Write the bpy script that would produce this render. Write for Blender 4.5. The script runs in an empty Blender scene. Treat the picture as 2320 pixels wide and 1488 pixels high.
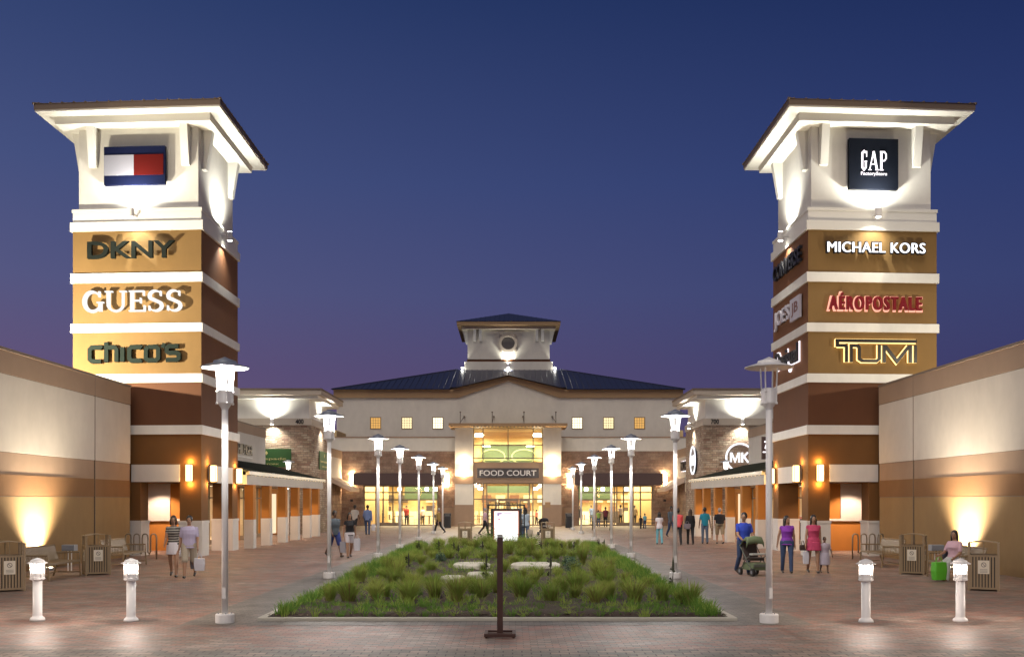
import bpy, bmesh, math, random
from mathutils import Vector, Matrix
R = math.radians
random.seed(7)
sc = bpy.context.scene
COL = sc.collection
F = 2255.6; VX = 1158.0; HY = 1133.0; CX = 0.24; CH = 2.1
def PX(px, D): return CX + (px - VX) * D / F
def PZ(py, D): return CH - (py - HY) * D / F
ORG = {}
# ------------------------------------------------------------------ helpers
class MB:
    def __init__(s): s.v = []; s.f = []; s.m = []
    def add(s, vs, fs, m=0):
        n = len(s.v); s.v += [tuple(v) for v in vs]
        for f in fs: s.f.append(tuple(n + i for i in f)); s.m.append(m)
        return s
    def box(s, x0, x1, y0, y1, z0, z1, m=0, mx=None, rot=0, c=None):
        if x0 > x1: x0, x1 = x1, x0
        if y0 > y1: y0, y1 = y1, y0
        if z0 > z1: z0, z1 = z1, z0
        vs = [(x0,y0,z0),(x1,y0,z0),(x1,y1,z0),(x0,y1,z0),(x0,y0,z1),(x1,y0,z1),(x1,y1,z1),(x0,y1,z1)]
        if rot:
            cx, cy = c if c else ((x0+x1)/2, (y0+y1)/2); a, b = math.cos(rot), math.sin(rot)
            vs = [(cx+(x-cx)*a-(y-cy)*b, cy+(x-cx)*b+(y-cy)*a, z) for x, y, z in vs]
        s.add(vs, [(0,3,2,1),(4,5,6,7),(0,1,5,4),(2,3,7,6)], m)
        s.add(vs, [(0,4,7,3),(1,2,6,5)], m if mx is None else mx)
        return s
    def quad(s, a, b, c, d, m=0): return s.add([a,b,c,d], [(0,1,2,3)], m)
    def prism(s, poly, fn, d0, d1, m=0):
        n = len(poly)
        vs = [fn(u, v, d0) for u, v in poly] + [fn(u, v, d1) for u, v in poly]
        fs = [tuple(range(n-1, -1, -1)), tuple(range(n, 2*n))] + [(i, (i+1) % n, n+(i+1) % n, n+i) for i in range(n)]
        return s.add(vs, fs, m)
    def tube(s, pts, r, seg=8, m=0, cap=True):
        pts = [Vector(p) for p in pts]; n = len(pts)
        rr = r if isinstance(r, (list, tuple)) else [r]*n
        rings = []; up = None
        for i, p in enumerate(pts):
            t = (pts[min(i+1, n-1)] - pts[max(i-1, 0)]).normalized()
            if up is None or abs(up.dot(t)) > .99:
                up = Vector((0,0,1)) if abs(t.z) < .9 else Vector((0,1,0))
            a = t.cross(up).normalized(); b = a.cross(t).normalized(); up = b
            rings.append([p + a*math.cos(k*2*math.pi/seg)*rr[i] + b*math.sin(k*2*math.pi/seg)*rr[i] for k in range(seg)])
        vs = [v for r_ in rings for v in r_]; fs = []
        for i in range(n-1):
            for k in range(seg):
                fs.append((i*seg+k, i*seg+(k+1) % seg, (i+1)*seg+(k+1) % seg, (i+1)*seg+k))
        if cap: fs += [tuple(range(seg-1, -1, -1)), tuple(range((n-1)*seg, n*seg))]
        return s.add(vs, fs, m)
    def lathe(s, prof, c=(0,0,0), seg=20, m=0, sy=1.0):
        vs = []; fs = []; n = len(prof)
        for r, z in prof:
            for k in range(seg):
                a = k*2*math.pi/seg; vs.append((c[0]+r*math.cos(a), c[1]+r*math.sin(a)*sy, c[2]+z))
        for i in range(n-1):
            for k in range(seg):
                fs.append((i*seg+k, i*seg+(k+1) % seg, (i+1)*seg+(k+1) % seg, (i+1)*seg+k))
        fs += [tuple(range(seg-1, -1, -1)), tuple(range((n-1)*seg, n*seg))]
        return s.add(vs, fs, m)
    def ball(s, c, r, sx=1, sy=1, sz=1, m=0, seg=10):
        h = seg//2 + 1
        return s.add([(c[0]+r*sx*math.sin(math.pi*(i+.02)/(h+.04))*math.cos(k*2*math.pi/seg), c[1]+r*sy*math.sin(math.pi*(i+.02)/(h+.04))*math.sin(k*2*math.pi/seg), c[2]-r*sz*math.cos(math.pi*(i+.02)/(h+.04))) for i in range(h+1) for k in range(seg)],
          [(i*seg+k, i*seg+(k+1) % seg, (i+1)*seg+(k+1) % seg, (i+1)*seg+k) for i in range(h) for k in range(seg)] + [tuple(range(seg-1,-1,-1)), tuple(range(h*seg, (h+1)*seg))], m)
    def cone(s, p0, r0, p1, r1, seg=10):
        s.tube([p0, p1], [r0, r1], seg); s.ball(p0, r0, seg=seg); s.ball(p1, r1, seg=seg); return s
    def stroke(s, pts, w, fn, d0, d1, closed=False, m=0):
        P = [Vector(p) for p in pts]; n = len(P); L = []; Q = []
        for i in range(n):
            a = P[i-1] if (i > 0 or closed) else None; b = P[(i+1) % n] if (i < n-1 or closed) else None
            d1_ = (P[i]-a).normalized() if a is not None else None; d2_ = (b-P[i]).normalized() if b is not None else None
            t = ((d1_ or d2_) + (d2_ or d1_)).normalized()
            nn = Vector((-t.y, t.x)); k = 1.0
            if d1_ and d2_: k = 1/max(.5, nn.dot(Vector((-d1_.y, d1_.x))))
            ww = w[i] if isinstance(w, (list, tuple)) else w
            L.append(P[i]+nn*ww/2*k); Q.append(P[i]-nn*ww/2*k)
        rng = range(n) if closed else range(n-1)
        for i in rng:
            j = (i+1) % n
            s.prism([L[i], L[j], Q[j], Q[i]], fn, d0, d1, m)
        return s
    def build(s, name, mats, parent=None, org=None, warp=None, smooth=False, bevel=0):
        if not isinstance(mats, (list, tuple)): mats = [mats]
        if org is None: org = ORG.get(parent.name, (0,0,0)) if parent else (0,0,0)
        vs = [warp(*v) for v in s.v] if warp else s.v
        me = bpy.data.meshes.new(name)
        me.from_pydata([(v[0]-org[0], v[1]-org[1], v[2]-org[2]) for v in vs], [], s.f)
        for m in mats: me.materials.append(m)
        me.polygons.foreach_set('material_index', s.m)
        if smooth: me.polygons.foreach_set('use_smooth', [True]*len(s.f))
        if len(s.f) < 4000:
            bm = bmesh.new(); bm.from_mesh(me); bmesh.ops.recalc_face_normals(bm, faces=bm.faces); bm.to_mesh(me); bm.free()
        me.update()
        o = bpy.data.objects.new(name, me); COL.objects.link(o)
        if parent: o.parent = parent
        else: o.location = org
        ORG[o.name] = org
        if bevel:
            b = o.modifiers.new('bevel', 'BEVEL'); b.width = bevel; b.segments = 2; b.limit_method = 'ANGLE'
        return o
def tag(o, label=None, cat=None, group=None, kind=None):
    if label: o['label'] = label
    if cat: o['category'] = cat
    if group: o['group'] = group
    if kind: o['kind'] = kind
    return o
def thing(name, loc, label, cat, group=None, rz=0):
    o = bpy.data.objects.new(name, None); COL.objects.link(o); o.location = loc; o.rotation_euler = (0,0,rz)
    o.empty_display_size = .2
    ORG[o.name] = tuple(loc) if rz == 0 else (0,0,0)
    return tag(o, label, cat, group)
def copy_tree(o, parent=None):
    c = o.copy(); COL.objects.link(c); c.parent = parent
    for ch in list(o.children): copy_tree(ch, c)
    return c
def place(proto, used, loc, rz, label, group=None, sc_=None):
    o = proto if not used.get(proto.name) else copy_tree(proto)
    if o is proto: used[proto.name] = True
    o.location = loc; o.rotation_euler = (0,0,rz)
    if sc_: o.scale = sc_
    o['label'] = label
    if group: o['group'] = group
    return o
USED = {}
# ------------------------------------------------------------------ materials
def _nt(name):
    m = bpy.data.materials.new(name); m.use_nodes = True; nt = m.node_tree
    return m, nt, nt.nodes['Principled BSDF']
def lk(nt, a, b): nt.links.new(a, b)
MATS = {}
def mat(name, col, rough=.6, metal=0, var=.12, scale=3.0, bump=0.0, bscale=60, spec=.5, trans=0):
    if name in MATS: return MATS[name]
    m, nt, b = _nt(name); N = nt.nodes
    b.inputs['Roughness'].default_value = rough; b.inputs['Metallic'].default_value = metal
    b.inputs['Specular IOR Level'].default_value = spec
    tc = N.new('ShaderNodeTexCoord'); nz = N.new('ShaderNodeTexNoise'); nz.inputs['Scale'].default_value = scale; nz.inputs['Detail'].default_value = 6
    lk(nt, tc.outputs['Object'], nz.inputs['Vector'])
    mx = N.new('ShaderNodeMix'); mx.data_type = 'RGBA'
    mx.inputs[6].default_value = (*[c*(1-var) for c in col], 1); mx.inputs[7].default_value = (*[min(1, c*(1+var)) for c in col], 1)
    lk(nt, nz.outputs['Fac'], mx.inputs[0]); base_ = mx.outputs[2]
    if 'stucco' in name or 'wall_paint' in name or 'wainscot' in name:      # weather streaks and grime on rendered walls
        ge = N.new('ShaderNodeNewGeometry'); mp = N.new('ShaderNodeVectorMath'); mp.operation = 'MULTIPLY'; mp.inputs[1].default_value = (.8,.8,.35)
        lk(nt, ge.outputs['Position'], mp.inputs[0]); ns = N.new('ShaderNodeTexNoise'); ns.inputs['Scale'].default_value = 1.3; ns.inputs['Detail'].default_value = 7; ns.inputs['Roughness'].default_value = .65
        lk(nt, mp.outputs[0], ns.inputs['Vector']); m2 = N.new('ShaderNodeMapRange'); m2.inputs[1].default_value = .3; m2.inputs[2].default_value = .7; m2.inputs[3].default_value = .91; m2.inputs[4].default_value = 1.04; lk(nt, ns.outputs['Fac'], m2.inputs[0])
        mu = N.new('ShaderNodeMix'); mu.data_type = 'RGBA'; mu.blend_type = 'MULTIPLY'; mu.inputs[0].default_value = 1; lk(nt, base_, mu.inputs[6]); lk(nt, m2.outputs[0], mu.inputs[7]); base_ = mu.outputs[2]
    lk(nt, base_, b.inputs['Base Color'])
    if bump:
        n2 = N.new('ShaderNodeTexNoise'); n2.inputs['Scale'].default_value = bscale; n2.inputs['Detail'].default_value = 3
        lk(nt, tc.outputs['Object'], n2.inputs['Vector'])
        bp = N.new('ShaderNodeBump'); bp.inputs['Strength'].default_value = bump; bp.inputs['Distance'].default_value = .01
        lk(nt, n2.outputs['Fac'], bp.inputs['Height']); lk(nt, bp.outputs['Normal'], b.inputs['Normal'])
    MATS[name] = m; return m
def emit(name, col, st, tr=0.0):
    if name in MATS: return MATS[name]
    m = bpy.data.materials.new(name); m.use_nodes = True; nt = m.node_tree; N = nt.nodes
    for n in list(N):
        if n.type != 'OUTPUT_MATERIAL': N.remove(n)
    out = [n for n in N if n.type == 'OUTPUT_MATERIAL'][0]
    e = N.new('ShaderNodeEmission'); e.inputs[0].default_value = (*col, 1); e.inputs[1].default_value = st
    if tr > 0:
        t = N.new('ShaderNodeBsdfTransparent'); mx = N.new('ShaderNodeMixShader'); mx.inputs[0].default_value = 1-tr
        lk(nt, t.outputs[0], mx.inputs[1]); lk(nt, e.outputs[0], mx.inputs[2]); lk(nt, mx.outputs[0], out.inputs[0])
    else: lk(nt, e.outputs[0], out.inputs[0])
    MATS[name] = m; return m
def glassm(name, tint=(.9,.93,.9), gl=.12):
    m = bpy.data.materials.new(name); m.use_nodes = True; nt = m.node_tree; N = nt.nodes
    for n in list(N):
        if n.type != 'OUTPUT_MATERIAL': N.remove(n)
    out = [n for n in N if n.type == 'OUTPUT_MATERIAL'][0]
    t = N.new('ShaderNodeBsdfTransparent'); t.inputs[0].default_value = (*tint, 1)
    g = N.new('ShaderNodeBsdfGlossy'); g.inputs['Roughness'].default_value = .03
    mx = N.new('ShaderNodeMixShader'); mx.inputs[0].default_value = gl
    lk(nt, t.outputs[0], mx.inputs[1]); lk(nt, g.outputs[0], mx.inputs[2]); lk(nt, mx.outputs[0], out.inputs[0])
    return m
def brickmat(name, cols, bw, rh, mortar=.006, mcol=(.05,.045,.04), rough=.65, off=.5, plane='xy', bump=.4, zone=0, sq=1.0, distort=0, mb=.0, axes=None):
    m, nt, b = _nt(name); N = nt.nodes; b.inputs['Roughness'].default_value = rough
    g = N.new('ShaderNodeNewGeometry'); sp = N.new('ShaderNodeSeparateXYZ'); cb = N.new('ShaderNodeCombineXYZ')
    lk(nt, g.outputs['Position'], sp.inputs[0])
    if plane == 'xy': lk(nt, sp.outputs[0], cb.inputs[0]); lk(nt, sp.outputs[1], cb.inputs[1])
    else:
        ad = N.new('ShaderNodeMath'); ad.operation = 'ADD'; lk(nt, sp.outputs[0], ad.inputs[0]); lk(nt, sp.outputs[1], ad.inputs[1])
        lk(nt, ad.outputs[0], cb.inputs[0]); lk(nt, sp.outputs[2], cb.inputs[1])
    vec = cb.outputs[0]
    if distort:
        dn = N.new('ShaderNodeTexNoise'); dn.inputs['Scale'].default_value = 2.5; lk(nt, g.outputs['Position'], dn.inputs['Vector'])
        vm = N.new('ShaderNodeVectorMath'); vm.operation = 'SCALE'; vm.inputs['Scale'].default_value = distort; lk(nt, dn.outputs['Color'], vm.inputs[0])
        va = N.new('ShaderNodeVectorMath'); va.operation = 'ADD'; lk(nt, vec, va.inputs[0]); lk(nt, vm.outputs[0], va.inputs[1]); vec = va.outputs[0]
    br = N.new('ShaderNodeTexBrick'); br.offset = off; br.squash = sq; br.squash_frequency = 3
    for k, v in (('Color1', (0,0,0,1)), ('Color2', (1,1,1,1)), ('Mortar', (.5,.5,.5,1)), ('Scale', 1.0), ('Mortar Size', mortar), ('Mortar Smooth', .3), ('Brick Width', bw), ('Row Height', rh)):
        br.inputs[k].default_value = v
    lk(nt, vec, br.inputs['Vector'])
    fac = br.outputs['Color']
    if zone:
        zn = N.new('ShaderNodeTexNoise'); zn.inputs['Scale'].default_value = .45; zn.inputs['Detail'].default_value = 4
        lk(nt, g.outputs['Position'], zn.inputs['Vector'])
        ma = N.new('ShaderNodeMath'); ma.operation = 'MULTIPLY_ADD'; ma.inputs[1].default_value = 1-zone; 
        mb_ = N.new('ShaderNodeMath'); mb_.operation = 'MULTIPLY'; mb_.inputs[1].default_value = zone; lk(nt, zn.outputs['Fac'], mb_.inputs[0])
        lk(nt, br.outputs['Color'], ma.inputs[0]); lk(nt, mb_.outputs[0], ma.inputs[2]); fac = ma.outputs[0]
    rp = N.new('ShaderNodeValToRGB'); el = rp.color_ramp.elements; rp.color_ramp.interpolation = 'LINEAR'
    for i, c in enumerate(cols):
        p = i/(len(cols)-1)
        if i == 0: el[0].position = 0; el[0].color = (*c, 1)
        elif i == len(cols)-1: el[-1].position = 1; el[-1].color = (*c, 1)
        else: e = el.new(p); e.color = (*c, 1)
    lk(nt, fac, rp.inputs[0])
    fn = N.new('ShaderNodeTexNoise'); fn.inputs['Scale'].default_value = 14; fn.inputs['Detail'].default_value = 5; lk(nt, g.outputs['Position'], fn.inputs['Vector'])
    mr = N.new('ShaderNodeMapRange'); mr.inputs[3].default_value = .72; mr.inputs[4].default_value = 1.28; lk(nt, fn.outputs['Fac'], mr.inputs[0])
    mu = N.new('ShaderNodeMix'); mu.data_type = 'RGBA'; mu.blend_type = 'MULTIPLY'; mu.inputs[0].default_value = 1
    lk(nt, rp.outputs[0], mu.inputs[6]); lk(nt, mr.outputs[0], mu.inputs[7])
    st = N.new('ShaderNodeTexNoise'); st.inputs['Scale'].default_value = 1.1; st.inputs['Detail'].default_value = 8; st.inputs['Roughness'].default_value = .7; lk(nt, g.outputs['Position'], st.inputs['Vector'])
    sr = N.new('ShaderNodeMapRange'); sr.inputs[1].default_value = .36; sr.inputs[2].default_value = .62; sr.inputs[3].default_value = .66; sr.inputs[4].default_value = 1.14; lk(nt, st.outputs['Fac'], sr.inputs[0])
    mu2 = N.new('ShaderNodeMix'); mu2.data_type = 'RGBA'; mu2.blend_type = 'MULTIPLY'; mu2.inputs[0].default_value = 1; lk(nt, mu.outputs[2], mu2.inputs[6]); lk(nt, sr.outputs[0], mu2.inputs[7])
    mx = N.new('ShaderNodeMix'); mx.data_type = 'RGBA'; lk(nt, br.outputs['Fac'], mx.inputs[0]); lk(nt, mu2.outputs[2], mx.inputs[6]); mx.inputs[7].default_value = (*mcol, 1)
    lk(nt, mx.outputs[2], b.inputs['Base Color'])
    if bump:
        hs = N.new('ShaderNodeMath'); hs.operation = 'MULTIPLY_ADD'; hs.inputs[1].default_value = -1.0; lk(nt, br.outputs['Fac'], hs.inputs[0])
        h2 = N.new('ShaderNodeMath'); h2.operation = 'MULTIPLY_ADD'; h2.inputs[1].default_value = .5+mb; lk(nt, fn.outputs['Fac'], h2.inputs[0]); lk(nt, hs.outputs[0], h2.inputs[2])
        h3 = N.new('ShaderNodeMath'); h3.operation = 'MULTIPLY_ADD'; h3.inputs[1].default_value = .5*(1 if mb else 0); lk(nt, br.outputs['Color'], h3.inputs[0]); lk(nt, h2.outputs[0], h3.inputs[2])
        bp = N.new('ShaderNodeBump'); bp.inputs['Strength'].default_value = bump; bp.inputs['Distance'].default_value = .012 if not mb else .05
        lk(nt, h3.outputs[0], bp.inputs['Height']); lk(nt, bp.outputs['Normal'], b.inputs['Normal'])
    MATS[name] = m; return m
WHITE = mat('white_stucco', (.80,.785,.72), .8, var=.05, bump=.25, bscale=40)
NEARW = mat('pale_beige_stucco', (.58,.535,.46), .85, var=.06, bump=.25, bscale=40)
TAUPE = mat('taupe_stucco', (.33,.23,.155), .85, var=.06, bump=.25, bscale=40)
OCHRE = mat('ochre_stucco', (.225,.130,.040), .85, var=.07, bump=.25, bscale=40)
WOCHRE = mat('ochre_wall_paint', (.30,.19,.078), .85, var=.07, bump=.25, bscale=40)
WBROWN = mat('brown_wall_paint', (.22,.11,.04), .85, var=.07, bump=.25, bscale=40)
TERRA = mat('terracotta_stucco', (.125,.047,.017), .85, var=.07, bump=.25, bscale=40)
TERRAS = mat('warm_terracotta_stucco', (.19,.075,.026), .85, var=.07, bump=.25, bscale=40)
RUST = mat('rust_stucco', (.165,.073,.016), .85, var=.07, bump=.25, bscale=40)
ORANGE = mat('orange_stucco', (.52,.21,.038), .85, var=.07, bump=.25, bscale=40)
WAIN = mat('white_wainscot', (.68,.65,.60), .7, var=.05, bump=.15)
SOFFIT = mat('soffit_white', (.84,.83,.76), .7, var=.03)
FASCIA = mat('fascia_brown', (.17,.125,.09), .6, var=.08)
FASC2 = mat('fascia_tan', (.36,.235,.12), .7, var=.06)
FASC3 = mat('fascia_cream', (.50,.44,.36), .7, var=.05)
CREAM = mat('cream_stucco', (.70,.675,.59), .85, var=.05, bump=.2)
GREYST = mat('pale_grey_stucco', (.54,.50,.44), .85, var=.05, bump=.2)
NAVYR = mat('standing_seam_metal', (.042,.048,.085), .4, metal=.3, var=.12, scale=1)
DARKR = mat('dark_green_metal_roof', (.05,.055,.04), .3, metal=.5, var=.3, scale=2)
GUTTER = mat('gutter_metal', (.30,.28,.24), .45, metal=.5, var=.15)
METALW = mat('white_painted_metal', (.80,.79,.77), .35, var=.04)
METALC = mat('grey_cap_metal', (.25,.28,.33), .4, metal=.3, var=.08)
BLACK = mat('black_metal', (.012,.012,.013), .4, var=.1)
TANMET = mat('tan_powdercoat', (.24,.172,.095), .45, var=.1)
INNER = mat('dark_liner', (.03,.025,.02), .7)
STAINL = mat('brushed_steel_tube', (.30,.26,.20), .35, metal=.8, var=.1)
POSTBR = mat('rusty_brown_steel', (.048,.019,.013), .5, var=.25, scale=9)
CURB = mat('pale_kerb_concrete', (.42,.40,.34), .8, var=.15, scale=8, bump=.3)
LIME = mat('limestone_slab', (.56,.54,.45), .8, var=.3, scale=4, bump=.6, bscale=12)
MULCH = mat('dark_mulch', (.045,.030,.019), .95, var=.6, scale=30, bump=1.0, bscale=45)
AWN = mat('dark_plum_awning', (.075,.048,.047), .8, var=.08)
AWNC = mat('cream_canvas_awning', (.55,.43,.33), .8, var=.05)
MULL = mat('bronze_mullion', (.15,.12,.085), .4, metal=.4)
TAUM = mat('taupe_metal_frame', (.22,.17,.115), .5)
def leafmat(name, c1, c2, tr=.45):
    m = bpy.data.materials.new(name); m.use_nodes = True; nt = m.node_tree; N = nt.nodes
    for n in list(N):
        if n.type != 'OUTPUT_MATERIAL': N.remove(n)
    out = [n for n in N if n.type == 'OUTPUT_MATERIAL'][0]
    oi = N.new('ShaderNodeObjectInfo'); g = N.new('ShaderNodeNewGeometry'); nz = N.new('ShaderNodeTexNoise'); nz.inputs['Scale'].default_value = 3.0; nz.inputs['Detail'].default_value = 5
    lk(nt, g.outputs['Position'], nz.inputs['Vector'])
    a = N.new('ShaderNodeMath'); a.operation = 'MULTIPLY_ADD'; a.inputs[1].default_value = .5; lk(nt, oi.outputs['Random'], a.inputs[0])
    h = N.new('ShaderNodeMath'); h.operation = 'MULTIPLY'; h.inputs[1].default_value = .6; lk(nt, nz.outputs['Fac'], h.inputs[0]); lk(nt, h.outputs[0], a.inputs[2])
    mx = N.new('ShaderNodeMix'); mx.data_type = 'RGBA'; lk(nt, a.outputs[0], mx.inputs[0]); mx.inputs[6].default_value = (*c1,1); mx.inputs[7].default_value = (*c2,1)
    d = N.new('ShaderNodeBsdfDiffuse'); t = N.new('ShaderNodeBsdfTranslucent'); s = N.new('ShaderNodeMixShader'); s.inputs[0].default_value = tr
    lk(nt, mx.outputs[2], d.inputs[0]); lk(nt, mx.outputs[2], t.inputs[0]); lk(nt, d.outputs[0], s.inputs[1]); lk(nt, t.outputs[0], s.inputs[2]); lk(nt, s.outputs[0], out.inputs[0])
    MATS[name] = m; return m
GRASSM = leafmat('ornamental_grass', (.15,.29,.045), (.42,.48,.12))
GRASSD = leafmat('dark_edging_grass', (.07,.17,.03), (.20,.34,.07))
SHRUB = mat('blue_green_shrub', (.06,.12,.075), .7, var=.3)
SEED = mat('dark_seed_head', (.04,.045,.022), .8)
STRAW = mat('straw_blades', (.24,.17,.06), .8, var=.3)
GLASS = glassm('store_glass')
BRICKPAL = [(.125,.058,.045),(.225,.105,.08),(.30,.175,.135),(.175,.152,.130),(.38,.285,.225),(.115,.118,.102)]
PAVE = brickmat('brick_pavers', BRICKPAL, .21, .105, .005, (.05,.040,.035), .55, zone=.55, bump=.5)
PAVG = brickmat('grey_pavers', [(.105,.10,.088),(.165,.155,.133),(.205,.178,.148),(.135,.13,.116),(.245,.21,.17)], .21, .105, .006, (.04,.037,.03), .55, zone=.25, bump=.5)
PAVB = brickmat('large_grey_pavers', [(.115,.11,.093),(.19,.165,.135),(.145,.14,.12),(.25,.19,.15),(.30,.23,.18)], .26, .16, .010, (.03,.025,.022), .6, zone=.1, bump=.7)
CONC = brickmat('tan_concrete_walk', [(.27,.215,.17),(.30,.24,.19),(.285,.225,.18)], 1.5, 1.5, .015, (.10,.08,.065), .6, zone=.2, bump=.2, off=0)
STONE = brickmat('ashlar_limestone', [(.32,.20,.135),(.45,.34,.235),(.38,.25,.18),(.52,.42,.31),(.36,.27,.19),(.28,.16,.115)], .40, .14, .014, (.20,.155,.11), .85, off=.37, plane='v', bump=1.0, distort=.12, mb=1.0)
STONE2 = brickmat('tan_wing_stone', [(.28,.165,.115),(.33,.22,.155),(.30,.19,.135),(.38,.27,.19),(.25,.15,.105)], .62, .26, .012, (.22,.16,.115), .85, off=.37, plane='v', bump=.8, distort=.05, mb=.6)
# ------------------------------------------------------------------ lights
def light(kind, name, loc, power, col=(1,1,1), rad=.05, parent=None, target=None, angle=60, blend=.5, size=None):
    d = bpy.data.lights.new(name, kind); d.energy = power; d.color = col
    if kind in ('SPOT', 'POINT'): d.shadow_soft_size = rad
    if kind == 'SPOT': d.spot_size = R(angle); d.spot_blend = blend
    if kind == 'AREA':
        d.shape = 'RECTANGLE'; d.size, d.size_y = size
    o = bpy.data.objects.new(name, d); COL.objects.link(o)
    p = ORG.get(parent.name, (0,0,0)) if parent else (0,0,0)
    o.location = Vector(loc) - Vector(p)
    if target is not None:
        o.rotation_euler = (Vector(target)-Vector(loc)).to_track_quat('-Z', 'Y').to_euler()
    if parent: o.parent = parent
    return o
WARM = (1,.62,.28); NEUT = (1,.80,.60); COOL = (1,.97,.86); LAMPC = (1,.93,.86); SODI = (1,.50,.14)
# ------------------------------------------------------------------ text
def fr(x0, y, z0, s=1):       # faces the camera (-Y)
    return lambda u, v, d: (x0+u, y-d, z0+v)
def side_fn(x, y0, z0, sgn):  # sgn +1: faces +X ; -1: faces -X
    return lambda u, v, d: (x+sgn*d, y0+sgn*u, z0+v)
def textmesh(string, bold=0.0, res=4, sp=1.0):
    c = bpy.data.curves.new('t', 'FONT'); c.body = string; c.offset = bold; c.space_character = sp; c.resolution_u = res; c.fill_mode = 'FRONT'
    o = bpy.data.objects.new('t', c); COL.objects.link(o)
    bpy.context.view_layer.update()
    me = bpy.data.meshes.new_from_object(o.evaluated_get(bpy.context.evaluated_depsgraph_get()))
    vs = [(v.co.x, v.co.y) for v in me.vertices]; fs = [tuple(p.vertices) for p in me.polygons]
    ek = {}
    for p in me.polygons:
        for e in p.edge_keys: ek[e] = ek.get(e, 0)+1
    be = [e for e, n in ek.items() if n == 1]
    bpy.data.objects.remove(o); bpy.data.curves.remove(c); bpy.data.meshes.remove(me)
    return vs, fs, be
def addtext(mb, string, fn, w, h, d0, d1, bold=0.0, m=0, cx=0, cz=0, grow=0.0, sp=1.0, dup=0.0):
    if dup:
        addtext(mb, string, fn, w-dup, h, d0+.001, d1+.001, bold, m, cx+dup/2, cz, grow, sp); w -= dup; cx -= dup/2
    vs, fs, be = textmesh(string, bold, sp=sp)
    x0 = min(v[0] for v in vs); x1 = max(v[0] for v in vs); y0 = min(v[1] for v in vs); y1 = max(v[1] for v in vs)
    w_ = w + 2*grow; h_ = (h if h else w*(y1-y0)/(x1-x0)) + 2*grow
    U = [(cx+((v[0]-x0)/(x1-x0)-.5)*w_, cz+((v[1]-y0)/(y1-y0)-.5)*h_) for v in vs]
    n = len(U)
    mb.add([fn(u, v, d1) for u, v in U], fs, m)
    mb.add([fn(u, v, d0) for u, v in U] + [fn(u, v, d1) for u, v in U], [(a, b, n+b, n+a) for a, b in be], m)
SUN_E = 1.5
# ================================================================== SETTING
def struct(name, mb, m, **k): return tag(mb.build(name, m, **k), kind='structure')
g = MB(); g.quad((-600,-300,-.03), (600,-300,-.03), (600,900,-.03), (-600,900,-.03))
struct('ground', g, mat('far_ground', (.06,.055,.04), .9, var=.4, scale=.3))
g = MB(); g.quad((-40,14.05,0), (40,14.05,0), (40,130,0), (-40,130,0)); struct('brick_pavement', g, PAVE)
g = MB(); g.quad((-40,-30,0), (40,-30,0), (40,14.05,0), (-40,14.05,0)); struct('paver_band', g, PAVB)
g = MB()
BX, BY0, BY1 = 4.06, 17.5, 44.6
for x0, x1, y0, y1 in ((-5.35,-BX,16.75,47.5), (BX,5.35,16.75,47.5), (-BX,BX,16.75,BY0), (-BX,BX,BY1,47.5)):
    g.quad((x0,y0,.004), (x1,y0,.004), (x1,y1,.004), (x0,y1,.004))
struct('paver_border', g, PAVG)
g = MB(); g.quad((-5.35,47.5,.004), (5.35,47.5,.004), (5.35,83,.004), (-5.35,83,.004)); g.quad((-14,70,.005), (14,70,.005), (14,84,.005), (-14,84,.005))
struct('path', g, CONC)
g = MB(); k = .13
for x0, x1, y0, y1 in ((-BX-k,-BX,BY0-k,BY1+k), (BX,BX+k,BY0-k,BY1+k), (-BX,BX,BY0-k,BY0), (-BX,BX,BY1,BY1+k)):
    g.box(x0, x1, y0, y1, -.02, .055)
struct('kerb', g, CURB, bevel=.01)
g = MB(); nx, ny = 40, 110
rs = random.Random(3)
def soilz(x, y): return .02 + .07*math.sin(x*1.3+y*.4)*math.sin(y*.7) * .5 + .05 + .05*rs.random()
vs = [(-BX+2*BX*i/nx, BY0+(BY1-BY0)*j/ny, soilz(-BX+2*BX*i/nx, j*.25) if 0 < i < nx and 0 < j < ny else .03) for j in range(ny+1) for i in range(nx+1)]
g.add(vs, [(j*(nx+1)+i, j*(nx+1)+i+1, (j+1)*(nx+1)+i+1, (j+1)*(nx+1)+i) for j in range(ny) for i in range(nx)])
struct('planting_soil', g, MULCH, smooth=True)
# ================================================================== NEAR LONG WALL BUILDINGS
WX = 14.1
def near_building(s, lab):
    t = thing('shop_building', (s*20, 22, 0), lab, 'building')
    y0, y1 = 2.0, 37.45
    b = MB()
    b.box(s*WX, s*32, y0, y1, -.02, 2.21, 0); b.build('lower_wall', WOCHRE, t)
    b = MB(); b.box(s*(WX-.015), s*32, y0, y1, 2.23, 2.84); b.build('brown_band', WBROWN, t)
    b = MB(); b.box(s*(WX-.0), s*32, y0, y1, 2.84, 3.46); b.build('taupe_band', TAUPE, t)
    b = MB(); b.box(s*(WX-.02), s*32, y0, y1, 3.48, 5.67); b.build('upper_wall', NEARW, t)
    b = MB(); b.box(s*(WX-.03), s*(WX+.35), y0, y1, 5.69, 6.34); b.box(s*(WX+.352), s*32, y0, y1, 5.67, 6.02); b.build('parapet', TAUPE, t)
    b = MB(); b.box(s*(WX-.06), s*(WX+.40), y0, y1+.0, 6.34, 6.42); b.build('coping', FASCIA, t)
    b = MB()
    for z0, z1 in ((2.205,2.235), (3.455,3.485), (5.665,5.695)): b.box(s*(WX+.01), s*(WX+.05), y0, y1, z0, z1)
    b.build('reveal', FASCIA, t)
    b = MB()
    for yy in (34.25, 25.6, 17.0): 
        b.box(s*(WX-.034), s*(WX+.02), yy-.012, yy+.012, 0, 6.34)
    b.build('panel_joint', FASCIA, t)
near_building(-1, 'long low shop wall with tan, brown, ochre and white bands, left of the walk')
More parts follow.
